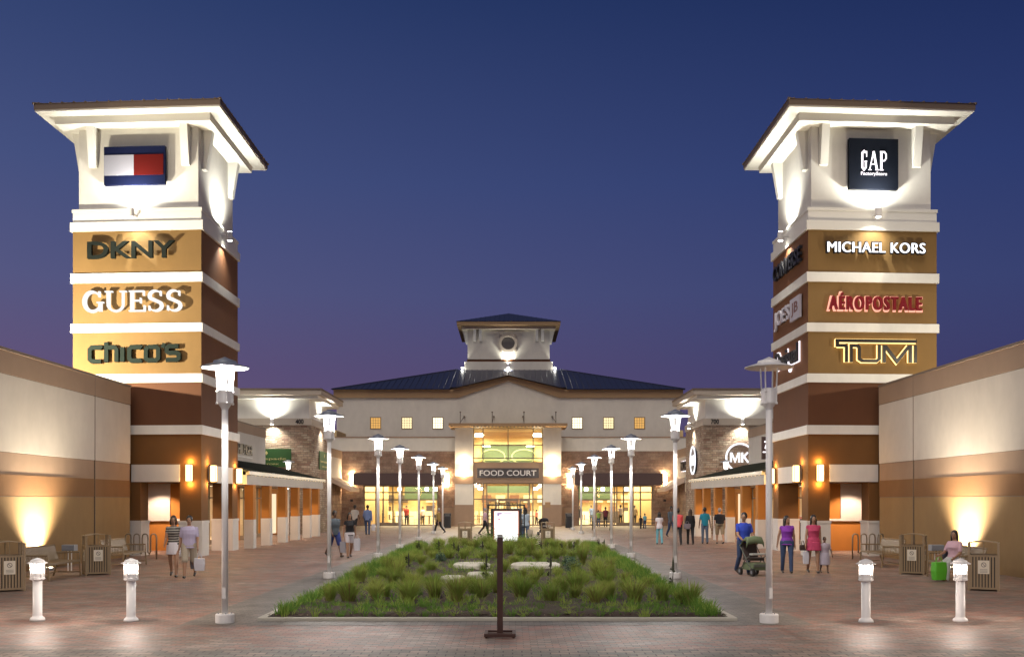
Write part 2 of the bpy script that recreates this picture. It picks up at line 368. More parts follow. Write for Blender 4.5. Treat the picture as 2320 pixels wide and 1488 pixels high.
near_building(1, 'long low shop wall with tan, brown, ochre and white bands, right of the walk')
# ================================================================== TALL SIGN TOWERS
TX0, TX1, TY0, TY1 = 11.43, 16.42, 37.5, 42.5
TCX = (TX0+TX1)/2
def skew(x, y, z): return (x, y + .07*(abs(x)-TX0)*max(0, min(1, (TY1-y)/5)), z)
def sy_(x, y): return skew(x, y, 0)[1]
def tower(s, lab):
    t = thing('sign_tower', (s*TCX, 40, 0), lab, 'tower')
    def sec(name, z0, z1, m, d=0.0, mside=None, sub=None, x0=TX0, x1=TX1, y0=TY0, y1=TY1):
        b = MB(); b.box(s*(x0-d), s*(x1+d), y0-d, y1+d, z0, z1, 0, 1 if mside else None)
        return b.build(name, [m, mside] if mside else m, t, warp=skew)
    # open porch at the base: pillars
    P = .83
    def pil(x0, x1, y0, y1):
        b = MB(); b.box(s*x0, s*x1, y0, y1, 1.335, 2.8); p = b.build('pillar', RUST, t, warp=skew)
        b = MB(); b.box(s*(x0-.03), s*(x1+.03), y0-.03, y1+.03, 0, 1.24); b.box(s*(x0-.05), s*(x1+.05), y0-.05, y1+.05, 1.24, 1.335)
        b.build('wainscot', WAIN, p, warp=skew)
    pil(TX0, TX0+P, TY0, TY0+P); pil(TX0, TX0+P, TY1-P, TY1-.01)
    pil(13.78, TX1, TY0, TY0+P)
    b = MB(); b.box(s*13.0, s*TX1, TY1-.75, TY1-.3, 0, 2.8); b.build('back_wall', ORANGE, t)
    b = MB(); b.box(s*14.05, s*15.25, TY1-.81, TY1-.752, 1.34, 2.79); b.build('poster_panel', WAIN, t)
    b = MB(); b.box(s*13.0, s*TX1, TY1-.84, TY1-.752, 1.24, 1.335); b.build('ledge', WAIN, t)
    b = MB(); b.box(s*TX0, s*TX1, TY0, TY1, 2.8, 3.6, 0); b.build('porch_ceiling', RUST, t, warp=skew)
    sec('lower_wall', 3.6, 4.62, RUST)
    b = MB(); b.box(s*12.25, s*14.12, TY0-.05, TY0+.4, 2.8, 3.45); b.build('lintel', WAIN, t, warp=skew)
    b = MB(); b.box(s*(TX0-.05), s*(TX0+.4), TY0+P+.01, TY1-P-.1+.0, 2.8, 3.45); b.build('lintel', WAIN, t, warp=skew)
    sec('dark_wall', 4.9, 6.57, TERRA)
    for i, (z0, z1) in enumerate(((4.59,4.93), (6.54,6.87), (8.45,8.78), (10.33,10.69))): sec('white_band', z0, z1, WHITE, .07)
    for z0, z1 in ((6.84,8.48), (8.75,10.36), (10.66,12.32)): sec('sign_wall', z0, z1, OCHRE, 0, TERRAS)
    sec('cornice', 12.29, 12.63, SOFFIT, .08)
    sec('cornice_frieze', 12.60, 13.02, SOFFIT, .0)
    sec('cornice_cap', 13.02, 13.13, SOFFIT, .03)
    i_ = .17
    b = MB(); b.box(s*(TX0+i_), s*(TX1-i_), TY0+i_, TY1-i_, 13.1, 16.25); b.build('shaft', WHITE, t, warp=skew)
    # brackets: tapered
    def brk(cx, cy, dx, dy):    # dx,dy outward unit (unmirrored)
        w = .15; pr = [(0,14.75), (.17,14.75), (.42,16.22), (0,16.22)]
        if dy: fn = lambda u, v, d: (s*(cx+d), cy+dy*u, v)
        else: fn = lambda u, v, d: (s*(cx+dx*u), cy+d, v)
        b = MB(); b.prism(pr, fn, -w, w); b.build('bracket', SOFFIT, t, warp=skew)
    xa, xb, ya, yb = TX0+i_, TX1-i_, TY0+i_, TY1-i_
    for cx in (xa+.45, xb-.6): brk(cx, ya, 0, -1)
    for cy in (ya+.55, yb-.55): brk(xa, cy, -1, 0); brk(xb, cy, 1, 0)
    # soffits and roof
    def slab(name, o, z0, z1, m):
        b = MB(); b.box(s*(xa-o), s*(xb+o), ya-o, yb+o, z0, z1); return b.build(name, m, t, warp=skew)
    slab('soffit_box', .65, 16.21, 16.50, SOFFIT)
    slab('soffit', 1.17, 16.501, 16.56, SOFFIT)
    slab('fascia', 1.20, 16.562, 16.78, FASCIA)
    b = MB(); o = 1.23; z = 16.78; A = (s*(xa-o), ya-o, z); B = (s*(xb+o), ya-o, z); C_ = (s*(xb+o), yb+o, z); D = (s*(xa-o), yb+o, z)
    ap = (s*TCX, (ya+yb)/2, z+.75)
    b.add([A,B,C_,D,ap], [(0,1,4),(1,2,4),(2,3,4),(3,0,4),(3,2,1,0)])
    for P0, P1 in ((A,B), (B,C_), (C_,D), (D,A)):
        for k in range(16):
            f = (k+.5)/16; q = Vector(P0).lerp(Vector(P1), f); md = (Vector(P0)+Vector(P1))/2
            g_ = 1-abs(f-.5)*2; e = q.lerp(q + (Vector(ap)-md), g_)
            b.tube([q+Vector((0,0,.015)), e+Vector((0,0,.015))], .032, 4)
    for q in (A,B,C_,D): b.tube([q, ap], .05, 5)
    b.build('roof', FASCIA, t, warp=skew)
tower(-1, 'tall banded sign tower left of the walk, striped flag emblem at its top')
tower(1, 'tall banded sign tower right of the walk, dark square sign at its top')
# ---- up/down fixtures on the towers
def updown(loc, nrm, lab, pu=400, pd=250, ua=75, da=95, col=COOL, off=.28, name='wall_floodlight', tilt=.12):
    t = thing(name, loc, lab, 'wall light', 'cylinder lights that wash the walls up and down')
    x, y, z = loc; nx_, ny_ = nrm; px, py = x+nx_*off, y+ny_*off
    b = MB(); b.lathe([(.10,-.17),(.115,-.16),(.115,.16),(.10,.17)], (px,py,z), 14)
    b.tube([(x,y,z), (px,py,z)], .04, 6)
    b.build('housing', METALW, t)
    e = MB(); e.lathe([(.085,.171),(.085,.185)], (px,py,z), 12); e.lathe([(.085,-.185),(.085,-.171)], (px,py,z), 12)
    e.build('lens', emit('flood_lens', (1,.97,.88), 30), t)
    light('SPOT', 'flood_up', (px,py,z+.2), pu, col, .16, t, (px-nx_*tilt*3, py-ny_*tilt*3, z+3.2), ua, .9)
    light('SPOT', 'flood_down', (px,py,z-.2), pd, col, .05, t, (px-nx_*.5, py-ny_*.5, z-3.2), da, .7)
for s, w in ((-1,'left'), (1,'right')):
    updown((s*TCX, sy_(TCX,TY0)-.02, 12.82), (0,-1), 'bright cylinder light on the front of the %s sign tower below the cornice' % w, 1050, 300, 160, 130, off=.55)
    updown((s*TX0, 40.1, 12.72), (-s,0), 'bright cylinder light on the walk side of the %s sign tower' % w, 1100, 260, 130, 110, tilt=.10, off=.34)
# ---- signs on the towers
def sign(name, lab, loc): return thing(name, loc, lab, 'sign')
NAVY = mat('navy_sign_enamel', (.004,.007,.032), .8, var=.05, spec=.1); RED = mat('red_sign_enamel', (.075,.006,.005), .9, spec=.05, var=.03); SWH = mat('white_sign_enamel', (.26,.26,.30), .9, var=.02, spec=.05)
GRN = mat('charcoal_green_letter', (.014,.018,.015), .9, spec=.1, var=.05); GRN2 = mat('grey_green_letter', (.018,.026,.021), .9, spec=.1, var=.05)
def tf(s, z, dy=0.0):   # front plane of tower at centre
    x0 = s*TCX
    return lambda u, v, d: (x0+u, sy_(abs(x0+u), TY0)-d+dy, z+v)
# striped emblem
z = PZ(376, 37.6); t = sign('emblem_sign', 'rectangular emblem of navy, white and red blocks atop the left tower', (PX(308,37.7), 37.5, z))
f = (lambda cx, zz: (lambda u, v, d: (cx+u, sy_(abs(cx+u), TY0+.17)-d, zz+v)))(PX(308,37.7), z)
def fbox(b, f, u0, u1, v0, v1, d0, d1, m=0): b.prism([(u0,v0),(u1,v0),(u1,v1),(u0,v1)], f, d0, d1, m)
b = MB(); fbox(b, f, -1.18, 1.18, -.72, .72, .12, .30); b.build('backing_panel', NAVY, t)
b = MB(); fbox(b, f, -1.17, -.02, -.37, .40, .30, .315); b.build('white_block', SWH, t)
b = MB(); fbox(b, f, -.02, 1.12, -.37, .40, .30, .316); b.build('red_block', RED, t)
# DKNY
def tsign(s, lab, px, py, build, name='letter_sign', D=37.6):
    z = PZ(py, D); x = PX(px, D); t = sign(name, lab, (x, TY0, z))
    f = lambda u, v, d: (x+u, sy_(abs(x+u), TY0)-d, z+v)
    build(t, f); return t
pxm = 1/60.0
def dk(t, f):
    b = MB(); addtext(b, 'DKNY', f, 203*pxm, 38*pxm, .16, .30, .02); b.build('letters', GRN, t)
tsign(-1, 'dark wide capital letters, highest word on the left tower', 301, 568, dk)
def guess(t, f):
    b = MB(); gx = {'G':-114,'U':-62,'E':-10,'S':37,'T':78}; H = 48
    k = [0]
    def st(pts, w):
        k[0] += 1; b.stroke([(p[0]*pxm, p[1]*pxm) for p in pts], [q*pxm for q in w] if isinstance(w, (list,tuple)) else w*pxm, f, .16, .28+k[0]*.0012)
    def arc(cx, cy, rx, ry, a0, a1, n=14): return [(cx+rx*math.cos(R(a0+(a1-a0)*i/n)), cy+ry*math.sin(R(a0+(a1-a0)*i/n))) for i in range(n+1)]
    # G
    a = arc(-92, 0, 19, 22, 40, 330, 20); st(a, [3+6*abs(math.sin(i/20*math.pi)) for i in range(21)])
    st([(-74,-22),(-74,-4)], 8); st([(-82,-2),(-66,-2)], 3); st([(-76,10),(-76,23)], 4)
    # U
    st([(-55,23),(-55,-6)] , 7.5); st(arc(-38,-7,17,15,180,360), [7.5,7,6,5.5,5,5,5,5,4,4,4,4,4,4,4]); st([(-21,-7),(-21,23)], 4.5)
    st([(-63,22),(-45,22)], 3); st([(-29,22),(-13,22)], 3)
    # E
    st([(0,23),(0,-23)], 7.5); st([(-7,22),(28,22)], 3.2); st([(-7,-22),(30,-22)], 3.2); st([(2,1),(20,1)], 3.2)
    st([(27,23),(27,12)], 3); st([(29,-23),(29,-10)], 3.5); st([(20,7),(20,-5)], 3)
    for cx in (54, 97):
        top = arc(cx, 11.5, 13.5, 11, 25, 250, 12); bot = arc(cx, -11.5, 14.5, 11, 80, -155, 12)
        pts = top[:-2]+[(cx-1,1.5)]+bot[2:]
        n = len(pts); st(pts, [3+4.8*max(0, math.sin(i/(n-1)*math.pi))**2 for i in range(n)])
        st([(cx+12,22),(cx+12,11)], 3); st([(cx-14,-22),(cx-14,-11)], 3)
    b.build('letters', emit('lit_white_letter', (1,.97,.93), 1.1), t)
tsign(-1, 'lit white serif capitals, middle word on the left tower', 303, 684, guess)
def chico(t, f):
    b = MB(); k = [0]
    def st(pts, w=10.5):
        k[0] += 1; b.stroke([((p[0]-1105)/3.625*pxm, (945-p[1])/3.625*pxm) for p in pts], w*pxm, f, .05, .17+k[0]*.0012)
    W = 9.5
    st([(835,905),(825,897),(750,897),(732,915),(732,995),(750,1010),(828,1010)], W)
    st([(872,855),(872,1018)], W); st([(872,905),(885,897),(940,897),(958,915),(958,1016)], W)
    st([(1008,897),(1008,1016)], W)
    st([(1170,905),(1160,897),(1085,897),(1067,915),(1067,990),(1085,1008),(1160,1008),(1168,1000)], W)
    st([(1225,897),(1290,897),(1310,915),(1310,990),(1290,1006),(1225,1006),(1207,990),(1207,915),(1225,897)], W)
    st([(1362,868),(1345,905)], 8)
    st([(1480,893),(1400,893),(1383,905),(1383,935),(1400,947),(1465,947),(1482,960),(1482,990),(1465,1004),(1375,1004)], W)
    b.build('letters', GRN2, t)
tsign(-1, 'rounded grey-green lowercase letters, lowest word on the left tower', 305, 800, chico)
# right tower
z = PZ(373, 37.6); xg = PX(1976, 37.7); t = sign('square_sign', 'square dark sign with lit narrow white lettering atop the right tower', (xg, 37.5, z))
f = lambda u, v, d: (xg+u, sy_(abs(xg+u), TY0+.17)-d, z+v)
b = MB(); fbox(b, f, -.945, .945, -.95, .95, .12, .32); b.build('backing_panel', mat('dark_navy_panel', (.004,.006,.012), .8, spec=.1), t)
b = MB(); LITW = emit('lit_sign_white', (1,.93,.97), 2.2)
def Gs(pts, w, z_=0): b.stroke([(p[0]*pxm, p[1]*pxm) for p in pts], w*pxm, lambda u, v, d: f(u, v, d+z_), .325, .34)
Gs([(-19,24),(-23,28),(-27,24),(-27,-9),(-23,-14),(-19,-9),(-19,4)], 4.2); Gs([(-22,5),(-16,5)], 2.2, .002); Gs([(-17,15),(-17,28)], 1.8, .004)
Gs([(-10,-14),(-1,28)], 2.2); Gs([(-1,28),(7,-14)], 4.8, .002); Gs([(-6,-1),(3,-1)], 2.2, .004); Gs([(-13,-14),(-6,-14)], 2, .006); Gs([(3,-14),(11,-14)], 2, .006)
Gs([(17,-14),(17,27)], 4.8); Gs([(14,27),(24,27),(28,22),(28,12),(24,7),(17,7)], 3, .002); Gs([(13,-14),(22,-14)], 2, .004)
f2 = lambda u, v, d: f(u, v-23.5*pxm, d)
addtext(b, 'FactoryStore', f2, 60*pxm, 10*pxm, .325, .345, 0)
b.build('letters', LITW, t)
DK = mat('black_letter_return', (.015,.013,.018), .4)
def mk(t, f):
    b = MB(); addtext(b, 'MICHAEL KORS', f, 227*pxm, 23*pxm, .10, .22, .0, grow=.04, sp=1.06, dup=.04); b.build('letter_return', DK, t)
    b = MB(); addtext(b, 'MICHAEL KORS', f, 227*pxm, 23*pxm, .223, .24, .0, sp=1.06, dup=.025); b.build('letters', emit('lit_cool_letter', (.93,.95,1), 1.9), t)
tsign(1, 'lit white capital letters, highest words on the front of the right tower', 1983, 563, mk)
def aero(t, f):
    b = MB(); addtext(b, 'AÉROPOSTALE', f, 216*pxm, 38*pxm, .10, .20, .01, sp=1.3, dup=.05); b.build('letters', mat('dark_red_letter', (.20,.008,.012), .4), t)
    b = MB(); addtext(b, 'AÉROPOSTALE', f, 216*pxm, 38*pxm, .05, .085, .01, grow=.06, sp=1.3, dup=.06); b.build('halo_light', emit('pink_halo', (1,.42,.30), 1.4), t)
tsign(1, 'dark red letters with pink halo, middle word on the right tower front', 1982, 684, aero)
def tumi(t, f):
    segs = [([(745,1035),(1408,1035)],24), ([(757,1024),(757,1084)],24), ([(757,1074),(822,1074),(832,1084),(832,1206)],22),
            ([(870,1206),(870,1075),(922,1075),(936,1088),(936,1180),(960,1195),(1080,1195),(1101,1178),(1101,1066)],22),
            ([(1140,1206),(1140,1068)],24), ([(1148,1074),(1246,1198),(1346,1074)],24), ([(1356,1206),(1356,1068)],24), ([(1398,1206),(1398,1066)],20)]
    k = 0; b = MB(); h = MB()
    for pts, w in segs:
        k += 1; q = [((x-1074)/3.542*pxm, (1120-y)/3.542*pxm) for x, y in pts]
        b.stroke(q, w/3.542*pxm, f, .10, .2+k*.0012); h.stroke(q, (w/3.542+3.4)*pxm, f, .05, .085+k*.0012)
    b.build('letters', mat('near_black_letter', (.012,.008,.006), .4), t); h.build('halo_light', emit('yellow_halo', (1,.68,.26), 2.4), t)
tsign(1, 'black letters with yellow halo, lowest word on the right tower front', 1983, 797, tumi)
# walk-side signs on the right tower (faces -X)
def ssign(lab, string, zc, w, h, build):
    t = sign('letter_sign', lab, (TX0, 40, zc)); f = side_fn(TX0, 40.0, zc, -1); build(t, f); return t
def conv(t, f): b = MB(); addtext(b, 'CONVERSE', f, 3.9, .62, .06, .17, .02); b.build('letters', mat('black_dark_letter', (.012,.012,.014), .5), t)
ssign('black capital letters, highest word on the walk side of the right tower', '', 11.55, 0, 0, conv)
def joes(t, f):
    b = MB(); addtext(b, "JOE'S", lambda u, v, d: f(u-.75, v, d), 2.3, .80, .06, .14, .01, dup=.04); b.build('letters', mat('pale_lilac_letter', (.72,.70,.76), .5), t)
    b = MB(); fbox(b, f, .55, 1.85, -.42, .45, .06, .15, 0); bb = b.build('letter_block', mat('grey_lilac_block', (.60,.58,.64), .5), t)
    b = MB(); addtext(b, 'JB', lambda u, v, d: f(u+1.2, v, d), .9, .55, .151, .16, .01); b.build('block_letters', mat('sign_terracotta_letter', (.22,.10,.07), .5), bb)
ssign('white letters beside a pale block, middle sign on the walk side of the right tower', '', 9.55, 0, 0, joes)
def desi(t, f):
    b = MB(); addtext(b, 'Desigual', f, 3.2, .95, .10, .18, .015); b.build('letters', mat('black_dark_letter', (.012,.012,.014), .5), t)
    b = MB(); addtext(b, 'Desigual', f, 3.2, .95, .05, .085, .02, grow=.05); b.build('halo_light', emit('white_halo', (1,.93,1), 1.6), t)
ssign('black script letters with white halo low on the walk side of the right tower', '', 7.72, 0, 0, desi)
# ---- orange wall sconces
SCG = emit('amber_glass', (1,.62,.24), 5)
def sconce(loc, nrm, lab, pw=32, col=SODI, g=SCG, h=.68, r=.13, grp='glowing amber wall sconces'):
    t = thing('wall_sconce', loc, lab, 'wall light', grp); x, y, z = loc; nx_, ny_ = nrm; o = .17
    b = MB(); b.lathe([(r*.8,-h/2+.03),(r,-h/2+.06),(r,h/2-.06),(r*.8,h/2-.03)], (x+nx_*o, y+ny_*o, z), 14); b.build('glass_shade', g, t, smooth=True)
    b = MB()
    for zz in (-h/2, h/2-.03, -.05): b.lathe([(r+.02,0),(r+.02,.03)], (x+nx_*o, y+ny_*o, z+zz), 14) if zz != -.05 else None
    b.box(x-.06 if nx_ == 0 else x, x+.06 if nx_ == 0 else x+nx_*.1, y-.06 if ny_ == 0 else y+ny_*.1, y+.06 if ny_ == 0 else y, z-h/2, z+h/2)
    for k in range(4):
        a = k*math.pi/2+math.pi/4; b.tube([(x+nx_*o+(r+.012)*math.cos(a), y+ny_*o+(r+.012)*math.sin(a), z-h/2), (x+nx_*o+(r+.012)*math.cos(a), y+ny_*o+(r+.012)*math.sin(a), z+h/2)], .008, 4)
    b.build('bracket', FASCIA, t)
    light('POINT', 'sconce_glow', (x+nx_*(o+.17), y+ny_*(o+.17), z), pw*.5, col, .12, t)
    light('POINT', 'sconce_glow', (x+nx_*o*.55, y+ny_*o*.55, z+h/2+.08), pw*.8, col, .08, t)
    light('POINT', 'sconce_glow', (x+nx_*o*.55, y+ny_*o*.55, z-h/2-.08), pw*.8, col, .08, t)
for s, w in ((-1,'left'), (1,'right')):
    sconce((s*(TX0+.42), sy_(TX0+.42,TY0)-.0, 3.13), (0,-1), 'amber cylinder sconce on the front corner pillar of the %s tower' % w, 34)
    sconce((s*(TX0-.05), 38.3, 3.13), (-s,0), 'amber cylinder sconce round the corner, walk side of the %s tower, nearer one' % w, 28)
    sconce((s*TX0, 42.1, 3.13), (-s,0), 'amber cylinder sconce on the far walk-side pillar of the %s tower' % w, 28)
    light('SPOT', 'porch_downlight', (s*14.35, 40.7, 2.78), 420, (1,.68,.48), .06, None, (s*14.35, 41.3, 0), 110, .5)
    light('SPOT', 'porch_downlight', (s*12.6, 40.3, 2.78), 200, (1,.66,.44), .06, None, (s*12.6, 40.4, 0), 125, .5)
    light('SPOT', 'porch_downlight', (s*10.9, 41.0, 2.9), 10, (1,.66,.44), .06, None, (s*12.0, 42.0, 0), 100, .5)
# ================================================================== ARCADE BUILDINGS
LIT_S = emit('shop_ceiling_light', (1,.80,.55), 5)
def shelves(t, s, x0, x1, y0, y1):
    r_ = random.Random(int(y0*7)+(1 if s > 0 else 0))
    cols = [mat('goods_%s' % n, c, .7) for n, c in (('cream',(.6,.5,.4)), ('dark',(.05,.04,.05)), ('denim',(.08,.12,.22)), ('rose',(.45,.15,.15)), ('tan',(.35,.24,.14)), ('white',(.7,.68,.66)))]
    b = MB(); yy = y0
    while yy < y1-.6:
        w = .35+r_.random()*.4
        for zz in (.2, .85, 1.5, 2.1):
            if r_.random() < .85: b.box(s*(x1-.5), s*(x1-.1), yy, yy+w, zz, zz+.3+.22*r_.random(), r_.randrange(6))
        if r_.random() < .6:
            b.box(s*(x0+.8+r_.random()), s*(x0+1.2+r_.random()), yy, yy+w, 0, .9+.5*r_.random(), r_.randrange(6))
        yy += w+.12
    b.build('shop_goods', cols, t)
def arcade(s, lab):
    y0, y1 = 42.52, 58.1; t = thing('arcade_building', (s*16, 50, 0), lab, 'building')
    b = MB(); b.box(s*WX, s*30, y0, y1, 4.0, 5.72); b.build('upper_wall', GREYST, t)
    b = MB(); b.box(s*(WX-.03), s*30, y0, y1, 5.72, 6.2); b.build('parapet', TAUPE, t)
    b = MB(); b.box(s*(WX-.06), s*30, y0, y1, 6.2, 6.28); b.build('coping', FASCIA, t)
    b = MB(); b.box(s*WX, s*(WX+.3), y0, y1, 2.85, 4.0); b.build('bulkhead', GREYST, t)
    b = MB(); yy = y0
    piers = [43.0, 46.1, 49.2, 52.3, 55.4, 58.0]
    for q in piers: b.box(s*WX, s*(WX+.3), q-.35, q+.35-.3*(q > 57), 0, 2.85)
    b.build('shopfront_pier', ORANGE, t)
    m = MB(); gl = MB()
    for a, c in zip(piers[:-1], piers[1:]):
        a2, c2 = a+.35, c-.35
        for q in (a2, (a2+c2)/2-.03, c2-.06): m.box(s*(WX+.08), s*(WX+.16), q, q+.06, 0, 2.85)
        for zz in (0, 2.2, 2.79): m.box(s*(WX+.085), s*(WX+.155), a2+.06, c2-.06, zz, zz+.06+(.15 if zz == 0 else 0))
        gl.quad((s*(WX+.12), a2, .1), (s*(WX+.12), c2, .1), (s*(WX+.12), c2, 2.85), (s*(WX+.12), a2, 2.85))
    b2 = MB(); b2.box(s*WX, s*(WX+.3), 58.11, 59.2, 0, 2.84); b2.box(s*WX, s*(WX+.3), 61.2, 62.25, 0, 2.84); b2.box(s*WX, s*(WX+.3), 59.2, 61.2, 2.5, 2.84); b2.box(s*WX, s*(WX+.3), 58.11, 62.25, 2.86, 4.0); b2.build('corner_wall', ORANGE, t)
    b2 = MB(); b2.box(s*(WX+.1), s*(WX+.12), 59.2, 61.2, 0.1, 2.5); b2.build('lit_window', emit('shop_window_glow', (1,.80,.52), 1.1), t)
    m.build('window_frame', TAUM, t); gl.build('window_glass', GLASS, t)
    b = MB(); b.box(s*(WX+.3), s*19, y0, y1, -.02, .02); b.box(s*19, s*19.2, y0, y1, 0, 3.0); b.box(s*(WX+.31), s*19, y0, y1, 2.95, 3.0)
    b.box(s*(WX+.3), s*19, y1-.05, y1, 0, 2.95); b.box(s*(WX+.3), s*19, y0, y0+.05, 0, 2.95)
    b.build('shop_interior', mat('shop_cream', (.60,.47,.33), .7), t)
    b = MB()
    for q in range(5): b.box(s*(WX+.8), s*18.2, 44.2+q*3, 44.7+q*3, 2.90, 2.94)
    b.build('ceiling_light', LIT_S, t); shelves(t, s, WX+.3, 18.9, y0+.4, y1)
    # canopy
    ex, ry1 = 11.05, 59.9
    pl = [(WX,4.15),(ex-.05,3.36),(ex-.05,3.30),(WX,4.09)]
    b = MB(); b.prism(pl, lambda u, v, d: (s*u, d, v), y0, ry1-1.2)
    A = (s*(ex-.05), ry1, 3.36); Bq = (s*WX, ry1, 3.36)
    b.add([(s*(ex-.05), ry1-1.2, 3.365), A, Bq, (s*WX, ry1-1.2, 4.155)], [(0,1,3),(1,2,3)])
    q = y0+.2
    while q < ry1-1.2:
        b.tube([(s*(ex-.03), q, 3.39), (s*WX, q, 4.18)], .02, 4); q += .42
    b.build('canopy_roof', DARKR, t)
    b = MB(); b.box(s*(ex-.12), s*(ex+.04), y0, ry1+.05, 3.20, 3.35); b.box(s*(ex+.05), s*WX, ry1-.1, ry1+.04, 3.21, 3.352); b.build('gutter', GUTTER, t)
    b = MB(); b.box(s*(ex), s*(ex+.42), y0, ry1-.12, 2.78, 3.20); b.box(s*(ex+.42), s*WX, ry1-.5, ry1-.12, 2.781, 3.19); b.box(s*(ex+.42), s*WX, y0, ry1-.5, 2.84, 2.92); b.build('canopy_beam', GREYST, t)
    e = MB(); r_ = random.Random(4)
    q = y0+.3
    while q < ry1: e.ball((s*(ex-.14), q, 3.17+.02*r_.random()), .011, seg=5); q += .7
    e.build('string_light', emit('string_bulb', (1,.75,.4), 4), t)
    for a in (43.66, 46.62, 49.92, 52.8, 55.9, 58.4):
        b = MB(); b.box(s*(ex+.02), s*(ex+.40), a, a+.45, 1.26, 2.78); p = b.build('pillar', ORANGE, t)
        b = MB(); b.box(s*(ex-.0), s*(ex+.42), a-.02, a+.47, 0, 1.26); b.build('wainscot', WAIN, p)
    for q in (45.1, 48.2, 51.3, 54.3, 57.1, 59.4):
        light('SPOT', 'arcade_downlight', (s*(ex+.75), q, 2.80), 120, (1,.66,.40), .05, t, (s*(ex+.7), q, 0), 120, .35)
        light('SPOT', 'arcade_downlight', (s*(ex+2.0), q, 2.80), 100, (1,.70,.46), .05, t, (s*(ex+2.0), q, 0), 130, .6)
    light('AREA', 'shop_light', (s*16.6, 50.5, 2.88), 420, (1,.80,.56), parent=t, target=(s*16.6, 50.5, 0), size=(3,12))
    return t
arcade(-1, 'low arcade shop block on the left with orange pillars under a dark canopy')
arcade(1, 'low arcade shop block on the right with orange pillars under a dark canopy')
# letters on left arcade wall
t = sign('letter_sign', 'black capital letters on the left arcade wall, partly hidden by the tower', (-WX, 52, 4.9)); f = side_fn(-WX, 51.9, 4.82, 1)
b = MB(); addtext(b, 'TOMMY HILFIGER', f, 5.7, .55, .05, .14, .0, dup=.07); b.build('letters', DK, t)
b = MB(); fbox(b, f, -2.95, 2.95, -.44, -.36, .02, .10); b.build('raceway', WHITE, t)
t = sign('blade_sign', 'small dark panel with a lit white emblem on the right arcade wall', (WX-.4, 52.8, 4.9))
b = MB(); b.box(WX-.46, WX-.02, 53.2, 53.34, 4.3, 5.5); b.build('panel', mat('dark_brown_panel', (.09,.055,.05), .5), t)
b = MB(); addtext(b, '7', fr(WX-.24, 53.2, 5.06), .18, .42, .01, .03, .02); fbox(b, fr(WX-.24, 53.2, 4.68), -.17, .17, -.03, .03, .01, .03); b.build('letters', emit('lit_sign_white', (1,.93,.97), 2.2), t)
# ================================================================== STONE TOWER BLOCKS 400 / 700
def stone_block(s, num, lab):
    X0, X1, Y0, Y1 = 12.3, 17.2, 62.3, 68.7; t = thing('stone_tower', (s*14.7, 65, 0), lab, 'tower')
    b = MB(); b.box(s*X0, s*X1, Y0, Y1, 0, 6.8); b.build('stone_wall', STONE, t)
    b = MB(); b.box(s*(X0-.06), s*(X1+.06), Y0-.06, Y1+.06, 6.8, 7.22); bd = b.build('number_band', FASC3, t)
    b = MB(); addtext(b, num, fr(s*12.98, Y0-.06, 7.02), .50, .30, .001, .05, .01); b.build('numerals', DK, bd)
    b = MB(); b.box(s*(X0+.12), s*(X1-.12), Y0+.12, Y1-.12, 7.22, 8.5); b.build('upper_wall', WHITE, t)
    o = .8
    b = MB(); b.box(s*(X0-o+.25), s*(X1+o-.25), Y0-o+.25, Y1+o-.25, 8.42, 8.62); b.build('soffit', SOFFIT, t)
    b = MB(); b.box(s*(X0-o), s*(X1+o), Y0-o, Y1+o, 8.622, 8.92); b.build('fascia', FASC3, t)
    b = MB(); b.box(s*(X0-o-.04), s*(X1+o+.04), Y0-o-.04, Y1+o+.04, 8.922, 9.02); b.build('roof', FASCIA, t)
    updown((s*14.65, Y0-.06, 7.0), (0,-1), 'bright cylinder light on the front of the stone tower numbered %s' % num, 700, 520, 150, 130, tilt=.2)
    updown((s*(X0-.06), 65.6, 7.0), (-s,0), 'bright cylinder light on the walk side of the stone tower numbered %s' % num, 600, 420, 130, 120, tilt=.1)
    light('SPOT', 'stone_downlight', (s*(X0-.5), 66.5, 3.2), 0.1, WARM, .05, t, (s*X0, 66.5, 0), 90, .5)
    return t
stone_block(-1, '400', 'stone-clad tower block numbered 400 behind the left arcade')
stone_block(1, '700', 'stone-clad tower block numbered 700 behind the right arcade')
GREENB = mat('green_banner', (.018,.075,.013), .6, var=.05); GOLD = mat('gold_banner_ink', (.42,.38,.16), .6)
def spade(b, f, cz, r, d):
    fn = lambda u, v, dd: f(u, v+cz, dd)
    b.prism([(0,r*1.2),(r*.75,r*.1),(r*.8,-r*.35),(r*.4,-r*.6),(.001,-r*.3),(-r*.4,-r*.6),(-r*.8,-r*.35),(-r*.75,r*.1)], fn, d, d+.008); b.prism([(-r*.12,-r*.3),(r*.12,-r*.3),(r*.3,-r),(-r*.3,-r)], fn, d, d+.006)
def banner(loc, f, w, h, lab):
    t = thing('shop_banner', loc, lab, 'banner')
    b = MB(); fbox(b, f, -w/2, w/2, -h/2, h/2, .02, .07); b.build('panel', GREENB, t)
    b = MB(); spade(b, f, h*.27, h*.10, .072); addtext(b, 'kate spade', lambda u, v, d: f(u, v-h*.06, d), w*.80, h*.17, .072, .08, .004); addtext(b, 'NEW YORK', lambda u, v, d: f(u, v-h*.33, d), w*.52, h*.08, .072, .08, .004)
    b.build('lettering', GOLD, t)
banner((-14.9, 62.2, 4.75), fr(-15.05, 62.27, 4.75), 3.1, 1.15, 'green banner with gold lettering on the front of the left stone tower')
banner((-12.3, 66.6, 4.7), side_fn(-12.28, 66.4, 4.72, 1), 3.3, 1.2, 'green banner with gold lettering on the walk side of the left stone tower')
